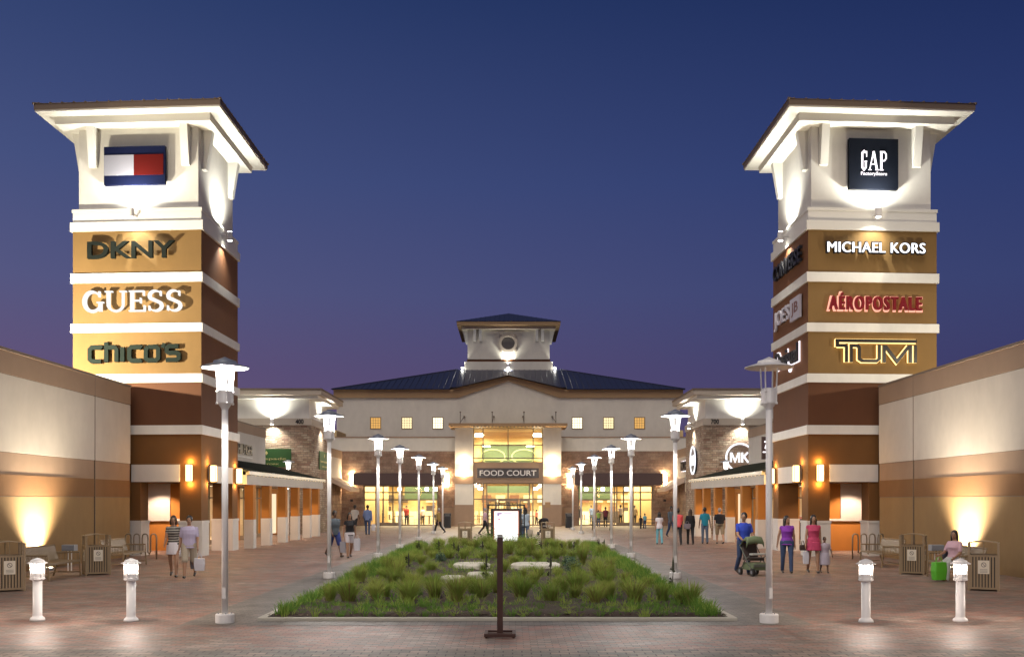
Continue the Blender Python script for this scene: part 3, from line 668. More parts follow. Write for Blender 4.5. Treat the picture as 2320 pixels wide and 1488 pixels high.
def mklogo(loc, f, r, lab):
    t = thing('round_logo_sign', loc, lab, 'sign'); WL = emit('lit_logo_white', (.95,.95,1), 1.5)
    n = 40; C = [(r*math.cos(2*math.pi*i/n), r*math.sin(2*math.pi*i/n)) for i in range(n)]
    b = MB(); b.prism(C, f, .03, .14); b.build('disc', mat('logo_navy', (.012,.014,.03), .4) if 'side' in lab else STONE, t)
    b = MB(); b.stroke(C, r*.13, f, .141, .20, closed=True); b.build('ring', WL, t)
    b = MB(); M_ = r*.38; [b.stroke([(u*r, v*r) for u, v in pts], r*.125, f, .142, .20+.002*k) for k, pts in enumerate(([(-.66,-.36),(-.66,.36)],[(-.62,.34),(-.36,-.28),(-.10,.34)],[(-.06,-.36),(-.06,.36)],[(.16,-.36),(.16,.36)],[(.20,0),(.56,.36)],[(.28,.06),(.60,-.36)]))]; b.build('letters', WL, t)
mklogo((15.0,62.3,4.75), fr(PX(1676,62.2), 62.28, PZ(1036,62.2)), .86, 'large round lit monogram on the front of the right stone tower')
mklogo((12.3,65,4.75), side_fn(12.3, 65.2, 4.72, -1), .88, 'round lit monogram on the walk side of the right stone tower')
# little heads over the canopy roof are set further down with the lamps
# ================================================================== LINK SHOPS BETWEEN STONE TOWER AND FOOD COURT
def link_shop(s, lab):
    X = 13.7; Y0, Y1 = 68.72, 81.9; t = thing('link_shop', (s*15, 75, 0), lab, 'building')
    b = MB(); b.box(s*X, s*22, Y0, Y1, 3.45, 5.5); b.build('upper_wall', GREYST, t)
    b = MB(); b.box(s*(X-.04), s*22, Y0, Y1, 5.5, 6.15); b.build('parapet', TAUPE, t)
    b = MB(); b.box(s*X, s*22, 76.5, Y1, 0, 3.45); b.build('stone_base', STONE2, t)
    b = MB(); b.box(s*X, s*22, Y0, 70.4, 0, 3.45); b.build('stone_base', STONE2, t)
    b = MB(); b.box(s*(X+.6), s*22, 70.4, 76.5, 0, 3.45); b.build('recess_wall', ORANGE, t)
    b = MB(); q = 70.5
    while q < 76.4: b.box(s*(X+.1), s*(X+.14), q, q+.04, 0, 2.6); q += .28
    b.box(s*(X+.09), s*(X+.15), 70.4, 76.5, 2.6, 2.68); b.build('gate_bars', TAUM, t)
    # awning
    b = MB(); b.prism([(X,3.9),(X-1.5,3.0),(X-1.5,2.78),(X,3.5)], lambda u, v, d: (s*u, d, v), 77.2, 81.6); b.build('awning', AWNC, t)
    b = MB(); b.box(s*(X-.02), s*(X-1.2), 70.0, 70.1, 2.72, 3.25); sg = b.build('hanging_sign', mat('cream_panel_lit', (.75,.68,.5), .6), t)
    b = MB(); fbox(b, fr(s*(X-.6), 70.0, 3.0), -.4, .4, -.05, .05, .005, .012); b.build('lettering', FASCIA, sg)
    light('SPOT', 'link_downlight', (s*(X-.8), 73.5, 3.9), 160, WARM, .06, t, (s*X, 73.5, 0), 120, .6)
    light('SPOT', 'link_downlight', (s*(X-.5), 69.6, 3.5), 140, WARM, .06, t, (s*(X-.3), 69.4, 0), 110, .6)
link_shop(-1, 'narrow link shop with pale wall and cream awning beside the left stone tower')
link_shop(1, 'narrow link shop with pale wall and cream awning beside the right stone tower')
t = sign('letter_sign', 'black letters with white halo on the pale link shop wall at right', (13.7, 75, 4.5)); b = MB(); addtext(b, 'MICHAEL KORS', side_fn(13.7, 74.5, 4.75, -1), 7.5, .72, .05, .16, .0, dup=.06); b.build('letters', DK, t)
b = MB(); addtext(b, 'MICHAEL KORS', side_fn(13.7, 74.5, 4.75, -1), 7.5, .72, .02, .045, .0, grow=.08, dup=.10); b.build('halo_light', emit('white_halo', (1,.93,1), 1.6), t)
# ================================================================== FOOD COURT
def foodcourt():
    t = thing('food_court', (0, 88, 0), 'food court building with blue metal roof, square cupola and gabled glass entrance', 'building')
    YE, YW, YU = 80.0, 81.9, 87.0
    GL = GLASS
    # entrance piers
    for s in (-1, 1):
        x0, x1 = 2.82, 4.27
        b = MB(); b.box(s*x0, s*x1, YE, YW+.6, 1.75, 3.42); b.box(s*x0, s*x1, YE, YW+.6, 4.05, 7.95); p = b.build('entrance_pier', CREAM, t)
        b = MB(); b.box(s*(x0-.03), s*(x1+.03), YE-.03, YW+.6, 0, 1.75); b.build('pier_band', TAUPE, p); b = MB(); b.box(s*(x0-.03), s*(x1+.03), YE-.03, YW+.6, 3.42, 4.05); b.build('pier_band', TAUPE, p)
    b = MB(); b.box(-2.82, 2.82, YE+.15, YE+.75, 3.52, 5.12); b.build('sign_beam', TAUPE, t)
    b = MB(); b.box(-4.7, 4.7, YE-1.3, YW+1, 7.96, 8.20); p = b.build('entrance_canopy', FASC2, t)
    b = MB()
    for k in range(20): b.box(-2.75+k*.29, -2.75+k*.29+.12, YE-1.32, YE+.2, 7.90, 7.958)
    b.build('canopy_rib', FASCIA, p)
    b = MB()
    for x in (-3.85,-1.28,1.28,3.85):
        b.tube([(x,YE-1.0,8.2),(x,YU-.05,9.4)], .03, 5); b.ball((x,YU-.08,9.4), .09, seg=6); b.tube([(x,YE+.2,8.2),(x,YE+.2,9.15)], .03, 5); b.ball((x,YE+.2,9.2), .07, seg=6)
    b.build('tie_rod', MULL, p)
    # entrance glazing
    def glaz(x0, x1, z0, z1, y, xs, zs, w=.09, name='window'):
        m = MB(); n = 0
        for x in xs: m.box(x-w/2, x+w/2, y-.05, y+.05, z0, z1)
        for zz in zs: m.box(x0, x1, y-.047, y+.047, zz-w/2, zz+w/2)
        p = m.build(name, TAUM, t)
        g = MB(); g.quad((x0,y,z0), (x1,y,z0), (x1,y,z1), (x0,y,z1)); g.build('pane', GL, p); return p
    glaz(-2.82, 2.82, 5.12, 7.95, YE+.4, (-2.78,-2.02,0,2.02,2.78), (5.16,5.5,6.55,7.9), .08)
    glaz(-2.82, 2.82, .0, 3.52, YE+.45, (-2.78,-2.0,-1.72,0,1.72,2.0,2.78), (.12,2.2,3.48), .10)
    dd = MB()
    for x in (-1.72,-.86,0,.86): dd.box(x+.06, x+.80, YE+.38, YE+.44, 0, .25); dd.box(x+.06, x+.16, YE+.38, YE+.44, .25, 2.15); dd.box(x+.70, x+.80, YE+.38, YE+.44, .25, 2.15); dd.box(x+.16, x+.70, YE+.38, YE+.44, 2.03, 2.15)
    dd.build('door', TAUM, t)
    # wings
    for s in (-1, 1):
        def bx(name, x0, x1, y0, y1, z0, z1, m):
            b = MB(); b.box(s*x0, s*x1, y0, y1, z0, z1); return b.build(name, m, t)
        bx('wing_upper_wall', 4.28, 14.8, YW, YW+.5, 6.15, 7.25, CREAM)
        bx('wing_parapet', 4.28, 14.85, YW-.05, YW+5, 7.25, 7.33, TAUPE)
        bx('wing_wall', 4.28, 5.75, YW, YW+.5, 0, 6.15, STONE2); bx('wing_wall', 11.9, 22, YW, YW+.5, 0, 6.15, STONE2)
        bx('wing_wall', 5.75, 11.9, YW, YW+.5, 3.3, 6.15, STONE2)
        bx('stone_plinth', 4.28, 5.3, YW-.06, YW, 0, 1.5, TAUPE)
        b = MB(); b.prism([(YW,4.35),(YW-1.3,4.30),(YW-1.35,3.32),(YW-1.25,3.32),(YW,3.5)], lambda u, v, d: (s*d, u, v), 5.4, 12.55); b.build('awning', AWN, t)
        x0, x1 = 5.75, 11.9
        m = MB(); xs = (5.8, 7.3, 8.75, 8.95, 9.5, 10.3, 10.9, 11.85)
        for x in xs: m.box(s*x-.05, s*x+.05, YW+.1, YW+.2, 0, 3.3)
        for zz in (.05, 2.15, 2.75, 3.27): m.box(s*x0, s*x1, YW+.103, YW+.197, zz-.05, zz+.05)
        m.box(s*8.95, s*10.9, YW+.104, YW+.196, 0, .28)
        p = m.build('storefront', TAUM, t)
        g = MB(); g.quad((s*x0,YW+.15,0), (s*x1,YW+.15,0), (s*x1,YW+.15,3.3), (s*x0,YW+.15,3.3)); g.build('pane', GL, p)
        for x, st, nm in ((5.15+.95, 0, 0),): pass
        # clerestory windows
    b = MB(); holes = [(PX(x,YU)) for x in (851, 922, 992, 1308, 1379, 1449)]
    hw, z0, z1 = .42, PZ(970,YU), PZ(946,YU)
    xs = [-15.0]
    for h in holes: xs += [h-hw, h+hw]
    xs += [15.0]
    for i in range(0, len(xs), 2): b.box(xs[i], xs[i+1], YU, YU+.4, z0, z1)
    b.box(-15.0, 15.0, YU, YU+.4, 7.0, z0); b.box(-15.0, 15.0, YU, YU+.4, z1, 11.05); b.box(-15.0, -14.6, YU+.41, 112, 3, 11.05); b.box(14.6, 15.0, YU+.41, 112, 3, 11.05)
    zg = PZ(862,YU)
    b.prism([(-4.6,11.05),(4.6,11.05),(0,zg)], lambda u, v, d: (u, d, v), YU, YU+.4)
    b.build('upper_wall', CREAM, t)
    for i, h in enumerate(holes):
        col, st = ((1,.55,.16), .85) if i in (0,5) else (((1,.86,.48), 1.25) if i in (1,4) else ((1,.92,.66), 1.7))
        f_ = MB(); o = .06
        for a, c, d, e in ((h-hw-o,h+hw+o,z1,z1+o), (h-hw-o,h+hw+o,z0-o,z0), (h-hw-o,h-hw,z0,z1), (h+hw,h+hw+o,z0,z1)): f_.box(a, c, YU-.05, YU+.1, d, e)
        for k in (-1, 0, 1): f_.box(h+k*.21-.012, h+k*.21+.012, YU+.06, YU+.10, z0, z1)
        for k in (-1, 0, 1): f_.box(h-hw, h+hw, YU+.062, YU+.098, (z0+z1)/2+k*.22-.012, (z0+z1)/2+k*.22+.012)
        wdw = f_.build('clerestory_window', FASC2, t)
        g = MB(); g.box(h-hw, h+hw, YU+.12, YU+.14, z0, z1); g.build('lit_pane', emit('lit_pane_%d' % min(i, 5-i), col, st), wdw)
    # fascia, gable, roof
    ze = 11.75
    for q in (-1, 1):
        b = MB(); b.box(q*15.25, q*5.001, YU-.16, YU+.0, 11.05, ze); b.box(q*15.25, q*15.001, YU+.0, 112, 11.05, ze); b.build('eave_fascia', FASC2, t)
    zt = PZ(852,YU)
    b = MB(); b.prism([(-5.0,ze),(0,zt),(5.0,ze),(5.0,11.08),(4.45,11.05),(0,zg-.02),(-4.45,11.05),(-5.0,11.08)], lambda u, v, d: (u, d, v), YU-.16, YU-.003); b.build('gable_fascia', FASC2, t)
    b = MB(); yr, zr = 97.2, 14.85
    A, B = (-15.35,YU-.45,ze+.01), (15.35,YU-.45,ze+.01); C_, D = (5,yr,zr), (-5,yr,zr); E, G = (15.35,108,ze+.01), (-15.35,108,ze+.01)
    sl = (zr-ze)/(yr-YU+.45); zc2 = ze+.01+.95*sl
    b.add([A,B,C_,D,E,G,(-5.1,YU-.45,ze+.01),(-5.1,YU+.5,zc2),(5.1,YU+.5,zc2),(5.1,YU-.45,ze+.01)], [(0,6,7,3),(7,8,2,3),(9,1,2,8),(1,4,2),(5,0,3),(4,5,3,2)])
    N = 60
    for k in range(1, N):
        x = -15.35+30.7*k/N; yy = yr if abs(x) <= 5 else YU-.45+(15.35-abs(x))/10.35*(yr-YU+.45)
        z2 = ze+.01+(yy-YU+.45)/(yr-YU+.45)*(zr-ze)
        ys_, zs_ = (YU-.45, ze+.03) if abs(x) > 5.1 else (YU+.5, zc2+.02)
        b.tube([(x,ys_,zs_), (x,yy,z2+.02)], .035, 4)
    b.tube([A, D], .08, 5); b.tube([B, C_], .08, 5)
    # gable roof wedge
    b.add([(-5.1,YU-.55,ze+.03),(0,YU-.55,zt+.03),(0,yr-4.2,zt+.03),(5.1,YU-.55,ze+.03)], [(0,1,2),(1,3,2)])
    b.build('roof', NAVYR, t)
    # cupola
    y0, y1 = 97.0, 105.6
    b = MB(); b.box(-4.3, 4.3, y0, y1, 13.5, 15.6); cu = b.build('cupola', CREAM, t)
    b = MB(); b.box(-4.08, 4.08, y0+.2, y1-.2, 15.6, 15.85); b.build('recess_band', TERRA, cu)
    b = MB(); b.box(-4.0, 4.0, y0+.12, y1-.12, 15.85, 18.95); b.build('cupola_wall', CREAM, cu)
    b = MB(); b.box(-4.55, 4.55, y0-.5, y1+.5, 18.72, 19.0); b.build('cupola_soffit', FASC3, cu)
    b = MB(); b.box(-5.0, 5.0, y0-1, y1+1, 19.02, 19.35); b.build('cupola_fascia', FASC2, cu)
    b = MB(); z = 19.36; Q = [(-5.05,y0-1.05,z),(5.05,y0-1.05,z),(5.05,y1+1.05,z),(-5.05,y1+1.05,z)]; ap = (0,101.3,21.1)
    b.add(Q+[ap], [(0,1,4),(1,2,4),(2,3,4),(3,0,4)])
    for k in range(1, 22):
        f = k/22; q = Vector(Q[0]).lerp(Vector(Q[1]), f); g_ = 1-abs(f-.5)*2; e = q.lerp(q+Vector(ap)-Vector((0,y0-1.05,z)), g_)
        b.tube([q+Vector((0,0,.02)), e+Vector((0,0,.02))], .03, 4)
    b.build('cupola_roof', NAVYR, cu)
    for x in (-3.3,-2.75, 2.75, 3.3):
        b = MB(); b.prism([(0,17.6),(.2,17.6),(.45,18.72),(0,18.72)], lambda u, v, d: (x+d, y0+.12-u, v), -.13, .13); b.build('cupola_bracket', SOFFIT, cu)
    for x in (-4.0, 4.0):
        b = MB(); sg = 1 if x > 0 else -1; b.prism([(0,17.4),(.2,17.4),(.5,18.72),(0,18.72)], lambda u, v, d: (x+sg*u, y0+.7+d, v), -.13, .13); b.build('cupola_bracket', SOFFIT, cu)
    b = MB(); n = 28; zc = PZ(777, 97); rr = .78
    b.stroke([(rr*math.cos(2*math.pi*i/n), rr*math.sin(2*math.pi*i/n)) for i in range(n)], .26, fr(-.05, y0+.12, zc), 0, .22, closed=True)
    for k in range(4): a = math.pi/4+k*math.pi/2; b.prism([(-.12,-.12),(.12,-.12),(.12,.12),(-.12,.12)], fr(-.05+1.0*math.cos(a), y0+.12, zc+1.0*math.sin(a)), 0, .2)
    ww = b.build('round_window', FASC3, cu)
    b = MB(); b.prism([(.66*math.cos(2*math.pi*i/n), .66*math.sin(2*math.pi*i/n)) for i in range(n)], fr(-.05, y0+.12, zc), .02, .05); b.build('round_pane', mat('dim_round_glass', (.16,.15,.13), .15), ww)
    # interior
    CR = mat('interior_yellow', (.66,.50,.25), .7); GRNI = mat('interior_green', (.045,.075,.035), .7)
    b = MB(); b.box(-14.5, 14.5, YW+.6, 93.5, -.02, .015); b.build('interior_floor', mat('tile_floor', (.40,.30,.20), .3), t)
    b = MB(); b.box(-14.5, 14.5, 93.5, 93.8, 0, 7.9); b.box(-14.5, -14.2, YW+.6, 93.5, 0, 7.9); b.box(14.2, 14.5, YW+.6, 93.5, 0, 7.9)
    for x in (-11.6, 11.6): b.box(x-1.3, x+1.3, 85.2, 85.5, 0, 3.6)
    b.build('interior_wall', CR, t)
    b = MB()
    for s in (-1, 1): b.box(s*2.9, s*14.2, YW+.6, 93.5, 3.6, 3.75)
    b.box(-2.9, 2.9, YW+.7, 86.9, 7.82, 7.93); b.build('interior_ceiling', CR, t)
    b = MB(); b.box(-3.2, 3.2, 86.7, 86.85, 3.76, 7.82)
    for q in (-1, 1): b.box(q*3.0, q*3.2, YW+.7, 86.7, 3.76, 7.82)
    b.build('interior_wall', CR, t)
    b = MB()
    for k in range(6): b.box(-2.8, 2.8, 83+k*.6, 83.1+k*.6, 7.45, 7.8)
    b.build('ceiling_beam', mat('beam_wood', (.45,.28,.12), .6), t)
    b = MB(); b.box(-2.3, 2.25, 86.5, 86.65, 4.3, 6.95); b.box(-1.9, 1.9, 86.0, 86.3, 2.75, 3.35)
    for s in (-1, 1): b.box(s*3.2, s*9, 86.4, 86.7, 2.2, 3.6)
    b.build('green_bulkhead', GRNI, t)
    b = MB()
    for x in (-1.35, 1.35):
        b.stroke([(1.05*math.cos(2*math.pi*i/24), .62*math.sin(2*math.pi*i/24)) for i in range(24)], .09, fr(x, 86.49, 5.9), 0, .05, closed=True)
        b.stroke([(-1.2,-.28),(1.2,-.28)], .06, fr(x, 86.44, 5.9), 0, .05)
    b.build('bulkhead_ring', mat('ring_olive', (.25,.30,.14), .5), t)
    EL = emit('food_court_lamp', (1,.90,.62), 16)
    b = MB(); r_ = random.Random(5)
    for x, z in ((-2.35,7.4), (2.35,7.4)): b.lathe([(.34,-.14),(.38,0),(.34,.14)], (x, YE+1.0, z), 14)
    for x in (-9.2,-6.9,-6.1,6.6,8.0,10.0): b.lathe([(.10,-.16),(.16,-.1),(.16,.1),(.08,.16)], (x, 84.3, 3.05), 8)
    for x in (-2.35,2.35): b.lathe([(.2,-.1),(.2,.1)], (x, 86, 3.1), 10)
    for x in (-1.9, 1.9): b.box(x-.35, x+.35, 86.1, 86.35, 6.75, 6.87)
    b.build('pendant_lamp', EL, t)
    # menu boards, counters, tables
    b = MB(); cols = [mat('counter_wood', (.30,.16,.08), .5), mat('menu_cream', (.72,.62,.42), .6), mat('counter_dark', (.05,.04,.04), .4), mat('menu_brown', (.22,.10,.05), .5), mat('tray_white', (.7,.68,.62), .4)]
    for x in [-13+i*1.3 for i in range(21)]:
        b.box(x, x+1.1, 91.6, 92.2, 0, 1.1, r_.choice([0,1,2,4])); 
        if r_.random() < .8: b.box(x+.1, x+1.0, 92.9, 93.0, 1.9, 2.6, r_.choice([1,2,3,4]))
        if r_.random() < .6: b.box(x+.2, x+.8, 92.0, 92.5, 1.1, 1.3+.5*r_.random(), r_.choice([1,2,3,4]))
    b.build('serving_counter', cols, t)
    for i in range(16):
        x = r_.choice([-1,1])*(2.2+r_.random()*7.5) if i > 3 else (-2.3+i*1.5); y = 84+r_.random()*5
        b = MB(); b.box(x-.4, x+.4, y-.4, y+.4, .72, .76); b.tube([(x,y,0),(x,y,.72)], .04, 6)
        for q in (-.65, .65):
            b.box(x+q-.2, x+q+.2, y-.2, y+.2, .44, .47); b.box(x+q*1.25-.02, x+q*1.25+.02, y-.2, y+.2, .47, .88)
            for a in (-.17,.17): b.tube([(x+q+a,y-.18,0),(x+q+a,y-.18,.44)], .015, 4)
        b.build('dining_table', mat('table_dark', (.07,.05,.04), .5), t)
    for x, y, w, d, z, p in ((0,83.8,5,2.5,7.3,1500), (-8.5,86,10,5,3.5,1500), (8.5,86,10,5,3.5,1500), (0,90.5,26,3,3.4,1300), (0,84,5,4,3.9,400)):
        light('AREA', 'interior_light', (x,y,z), p*1.6, (1,.83,.52), parent=t, target=(x,y,0), size=(w,d))
    return t
foodcourt()
t = sign('food_court_sign', 'long dark panel with pale letters reading FOOD COURT over the entrance', (0, 80, 4.3))
fx = fr(PX(1151,80), 80.12, PZ(1071,80))
b = MB(); fbox(b, fx, -2.48, 2.48, -.39, .39, .0, .10); b.build('panel', mat('sign_dark_brown', (.022,.014,.012), .35), t)
b = MB(); addtext(b, 'FOOD COURT', fx, 4.55, .44, .11, .16, .012); b.build('letters', mat('brushed_pale_letter', (.62,.60,.58), .4), t)
updown((-.05, 97.0, 15.2), (0,-1), 'bright cylinder light on the cupola base above the roof', 520, 600, 125, 140, tilt=.3)
for s, w in ((-1,'left'), (1,'right')):
    b = MB(); tt = thing('roof_spotlight', (s*4.5, 97.0, 14.8), 'tiny bright spotlight at the %s foot of the cupola' % w, 'wall light', 'spotlights at the cupola foot')
    b.ball((s*4.5, 96.9, 14.95), .11, seg=8); b.build('lens', emit('flood_lens', (1,.97,.88), 30), tt); b = MB(); b.tube([(s*4.5,97,14.6),(s*4.5,97,14.9)], .04, 5); b.build('stem', METALW, tt)
    light('SPOT', 'roof_spot', (s*4.5, 96.8, 15.0), 220, COOL, .05, tt, (s*4.2, 97.3, 18), 60, .6)
PGL = emit('warm_globe', (1,.78,.46), 14)
for x, y, w, p in ((-3.55,80,'left entrance pier of the food court',1), (3.55,80,'right entrance pier of the food court',1), (-5.05,81.9,'stone wall just left of the entrance',.5), (5.05,81.9,'stone wall just right of the entrance',.5), (-12.85,81.9,'far left stone wall by the plum awning',.6), (12.85,81.9,'far right stone wall by the plum awning',.6)):
    sconce((x, y, 4.75 if p == 1 else (3.75 if p == .5 else 3.9)), (0,-1), 'warm white drum sconce on the ' + w, 330*p, (1,.72,.42), PGL, .8 if p == 1 else .6, .2, 'warm white drum sconces on the food court')
# string of litter bins by the food court
# ================================================================== LAMP POSTS
LGL = emit('lamp_glass', (1,.97,.93), 2.2, .35); LBU = emit('lamp_bulb', (1,.97,.93), 40)
def make_lamp(lit=True):
    t = thing('lamp_post', (0,0,0), '', 'lamp post', 'white lamp posts in two rows along the walk'); ORG[t.name] = (0,0,0)
    b = MB(); b.lathe([(.155,0),(.16,.01),(.16,.145),(.15,.16)], seg=20); b.build('base', METALW, t, smooth=False, bevel=.006)
    b = MB(); b.lathe([(.056,.16),(.054,3.72)], seg=16); pl_ = b.build('pole', METALW, t, smooth=True)
    b = MB(); b.box(-.03,.03,-.062,-.05,.42,.60); b.build('access_plate', METALW, pl_)
    b = MB()
    for k in range(4): b.lathe([(.012,.145),(.012,.175)], (.11*math.cos(k*math.pi/2+.4),.11*math.sin(k*math.pi/2+.4),0), 6)
    b.build('bolt', METALC, t)
    b = MB(); b.lathe([(.056,3.66),(.075,3.70),(.12,3.76),(.125,3.78),(.125,3.98),(.11,4.02),(.06,4.03)], seg=20); h = b.build('lamp_housing', METALW, t)
    b = MB()
    for k in range(4):
        a = math.pi/4*(.7+2*k); c, s_ = math.cos(a), math.sin(a)
        b.tube([(.135*c,.135*s_,3.74),(.135*c,.135*s_,4.0),(.155*c,.155*s_,4.37)], .013, 6)
        for zz in (3.76, 3.96): b.ball((.138*c,.138*s_,zz), .024, seg=6)
    b.build('cage_rod', METALW, h)
    b = MB(); b.lathe([(.405,4.372),(.41,4.385),(.30,4.42),(.20,4.45),(.19,4.49),(.12,4.51),(.03,4.55),(.01,4.56)], seg=28); cp = b.build('cap', METALC if lit else METALW, t)
    b = MB(); b.lathe([(.395,4.366),(.10,4.371)], seg=28); b.build('cap_underside', METALW, cp)
    if lit:
        b = MB(); b.lathe([(.085,4.03),(.09,4.06),(.06,4.09),(.02,4.10)], seg=12); b.build('bulb', LBU, h)
        g_ = MB()
        for k in range(4):
            n = 5; a0 = math.pi/4*(2*k+1) - .52
            vs = []
            for i in range(n+1):
                a = a0+1.04*i/n; vs += [(.115*math.cos(a),.115*math.sin(a),4.03),(.165*math.cos(a),.165*math.sin(a),4.36)]
            g_.add(vs, [(2*i,2*i+2,2*i+3,2*i+1) for i in range(n)])
        g_.build('glass_shade', LGL, h)
        light('POINT', 'lamp_glow', (0,0,4.30), 1000, LAMPC, .14, t)
    return t
lampA = make_lamp(True)
rows = [17.1, 26.9, 36.8, 44.0, 53.0, 63.0, 71.5]
lx = 4.675
for s_, w_ in ((-1,'left'), (1,'right')): place(lampA, USED, (s_*lx, 7.2, 0), 0, 'lit white lamp post before the %s edge of the picture, nearer than all others' % w_)
nm = ['nearest', 'second', 'third', 'fourth', 'fifth', 'sixth', 'farthest']
for i, y in enumerate(rows): place(lampA, USED, (-lx+(.0 if i else .0), y, 0), 0, 'lit white lamp post, %s one in the left row along the walk' % nm[i])
lampB = make_lamp(False)
place(lampB, USED, (lx-.005, 17.1, 0), R(20), 'unlit white lamp post with open cage, nearest one in the right row')
for i, y in enumerate(rows[1:]): place(lampA, USED, (lx, y, 0), 0, 'lit white lamp post, %s one in the right row along the walk' % nm[i+1])
# small lantern heads standing on the canopy roofs
for s, w in ((-1,'left'), (1,'right')):
    t = thing('roof_lantern', (s*13.25, 60.3, 3.5), 'small lit lantern rising behind the %s canopy roof' % w, 'lamp', 'small lanterns behind the canopy roofs')
    x, y = s*13.25, 60.3
    b = MB(); b.lathe([(.05,0),(.05,4.0)], (x,y,0), 8); b.build('pole', METALW, t)
    b = MB(); b.lathe([(.36,4.42),(.37,4.44),(.18,4.50),(.03,4.56)], (x,y,0), 16); b.build('cap', METALC, t)
    b = MB(); b.lathe([(.11,4.0),(.16,4.40)], (x,y,0), 12); b.build('glass_shade', emit('lantern_glass', (1,.95,.86), 6), t)
    light('POINT', 'lantern_glow', (x, y-.3, 4.2), 40, LAMPC, .1, t)
# ================================================================== BOLLARD LIGHTS
def make_bollard():
    t = thing('bollard_light', (0,0,0), '', 'bollard light', 'white bollard lights across the front of the plaza'); ORG[t.name] = (0,0,0)
    b = MB(); b.lathe([(.125,0),(.125,.02),(.115,.05),(.085,.07),(.078,.09),(.078,.72)], seg=20); b.build('post', METALW, t, smooth=True)
    b = MB(); b.lathe([(.078,.70),(.115,.715),(.115,.75),(.10,.76),(.10,.83)], seg=20); h = b.build('collar', METALW, t)
    b = MB()
    for k in range(6):
        a = math.pi/3*k+.2; b.tube([(.112*math.cos(a),.112*math.sin(a),.72),(.112*math.cos(a),.112*math.sin(a),1.0)], .008, 5); b.ball((.115*math.cos(a),.115*math.sin(a),.73), .014, seg=6)
    b.build('cage_rod', METALW, h)
    b = MB(); b.lathe([(.165,1.0),(.168,1.01),(.115,1.035),(.11,1.055),(.02,1.095)], seg=24); b.build('cap', METALW, t)
    b = MB(); b.lathe([(.085,.83),(.095,.84),(.098,.998)], seg=16); b.build('glass_shade', emit('bollard_glass', (1,.97,.94), 2.6, .45), t)
    b = MB(); b.lathe([(.03,.84),(.045,.88),(.04,.95)], seg=8); b.build('bulb', emit('bollard_bulb', (1,.95,.9), 25), t)
    light('POINT', 'bollard_glow', (0,0,.955), 360, (1,.80,.68), .05, t)
    return t
bo = make_bollard()
for x, y, l in ((PX(85,17.45),17.45,'outermost white bollard light on the left, in front of the bench'), (PX(297,17.35),17.35,'white bollard light left of the planting bed, between bench and lamp post'),
             (PX(1962,17.2),17.2,'white bollard light right of the planting bed, next to the unlit lamp post'), (PX(2176,17.3),17.3,'outermost white bollard light on the right, before the seated woman'),
             (-9.75,17.5,'white bollard light just past the left edge of the view'), (9.7,17.4,'white bollard light just past the right edge of the view')):
    place(bo, USED, (x,y,0), random.random(), l)
# ================================================================== BENCHES, BINS, RACKS
def make_bench():
    t = thing('bench', (0,0,0), '', 'bench', 'metal slat benches along the shop walls'); ORG[t.name] = (0,0,0)
    # local: length along Y (1.9), faces +X ; back at x=-.3
    b = MB()
    for k in range(30): y = -.93+k*.0641; b.box(-.27, .30, y-.018, y+.018, .43, .455)
    b.box(-.28, .31, -.95, -.935, .40, .45); b.box(-.28, .31, .935, .95, .40, .45); b.box(.295, .33, -.93, .93, .405, .46); b.build('seat', TANMET, t)
    b = MB(); sl = lambda z: -.28-(z-.45)*.28
    for k in range(30):
        y = -.93+k*.0641; b.prism([(sl(.47)-.012,.47),(sl(.47)+.012,.47),(sl(.84)+.012,.84),(sl(.84)-.012,.84)], lambda u, v, d: (u, d, v), y-.022, y+.022)
    b.tube([(sl(.86),-.95,.86),(sl(.86),.95,.86)], .022, 6); b.tube([(sl(.47),-.95,.46),(sl(.47),.95,.46)], .018, 6); b.build('backrest', TANMET, t)
    for y in (-.95, .95):
        b = MB(); b.tube([(.34,y,0),(.31,y,.43),(.31,y,.66),(-.33,y,.66)], .024, 6); b.tube([(-.42,y,0),(-.29,y,.43),(sl(.88),y,.88)], .024, 6); b.tube([(-.36,y,.12),(.33,y,.12)], .016, 5); b.tube([(-.29,y,.41),(.31,y,.41)], .018, 5)
        for k in range(6): b.tube([(-.2+k*.09,y,.43),(-.2+k*.09,y,.66)], .009, 4)
        b.build('end_frame', TANMET, t)
    b = MB(); b.tube([(-.3,-.95,.12),(-.3,.95,.12)], .014, 5); b.build('stretcher', TANMET, t)
    return t
be = make_bench()
for x, y, rz, l in ((-12.1,26.8,0,'metal slat bench on the left below the wall flood glow, between two bins'), (-12.1,31.8,0,'farther metal slat bench on the left, by the bike rack'),
                    (12.1,26.6,math.pi,'metal slat bench on the right with the woman sitting on it'), (12.1,31.9,math.pi,'farther metal slat bench on the right, by the bike rack')):
    place(be, USED, (x,y,0), rz, l)
STK = mat('sticker_cream', (.62,.57,.46), .6); STI = mat('sticker_ink', (.08,.07,.07), .6)
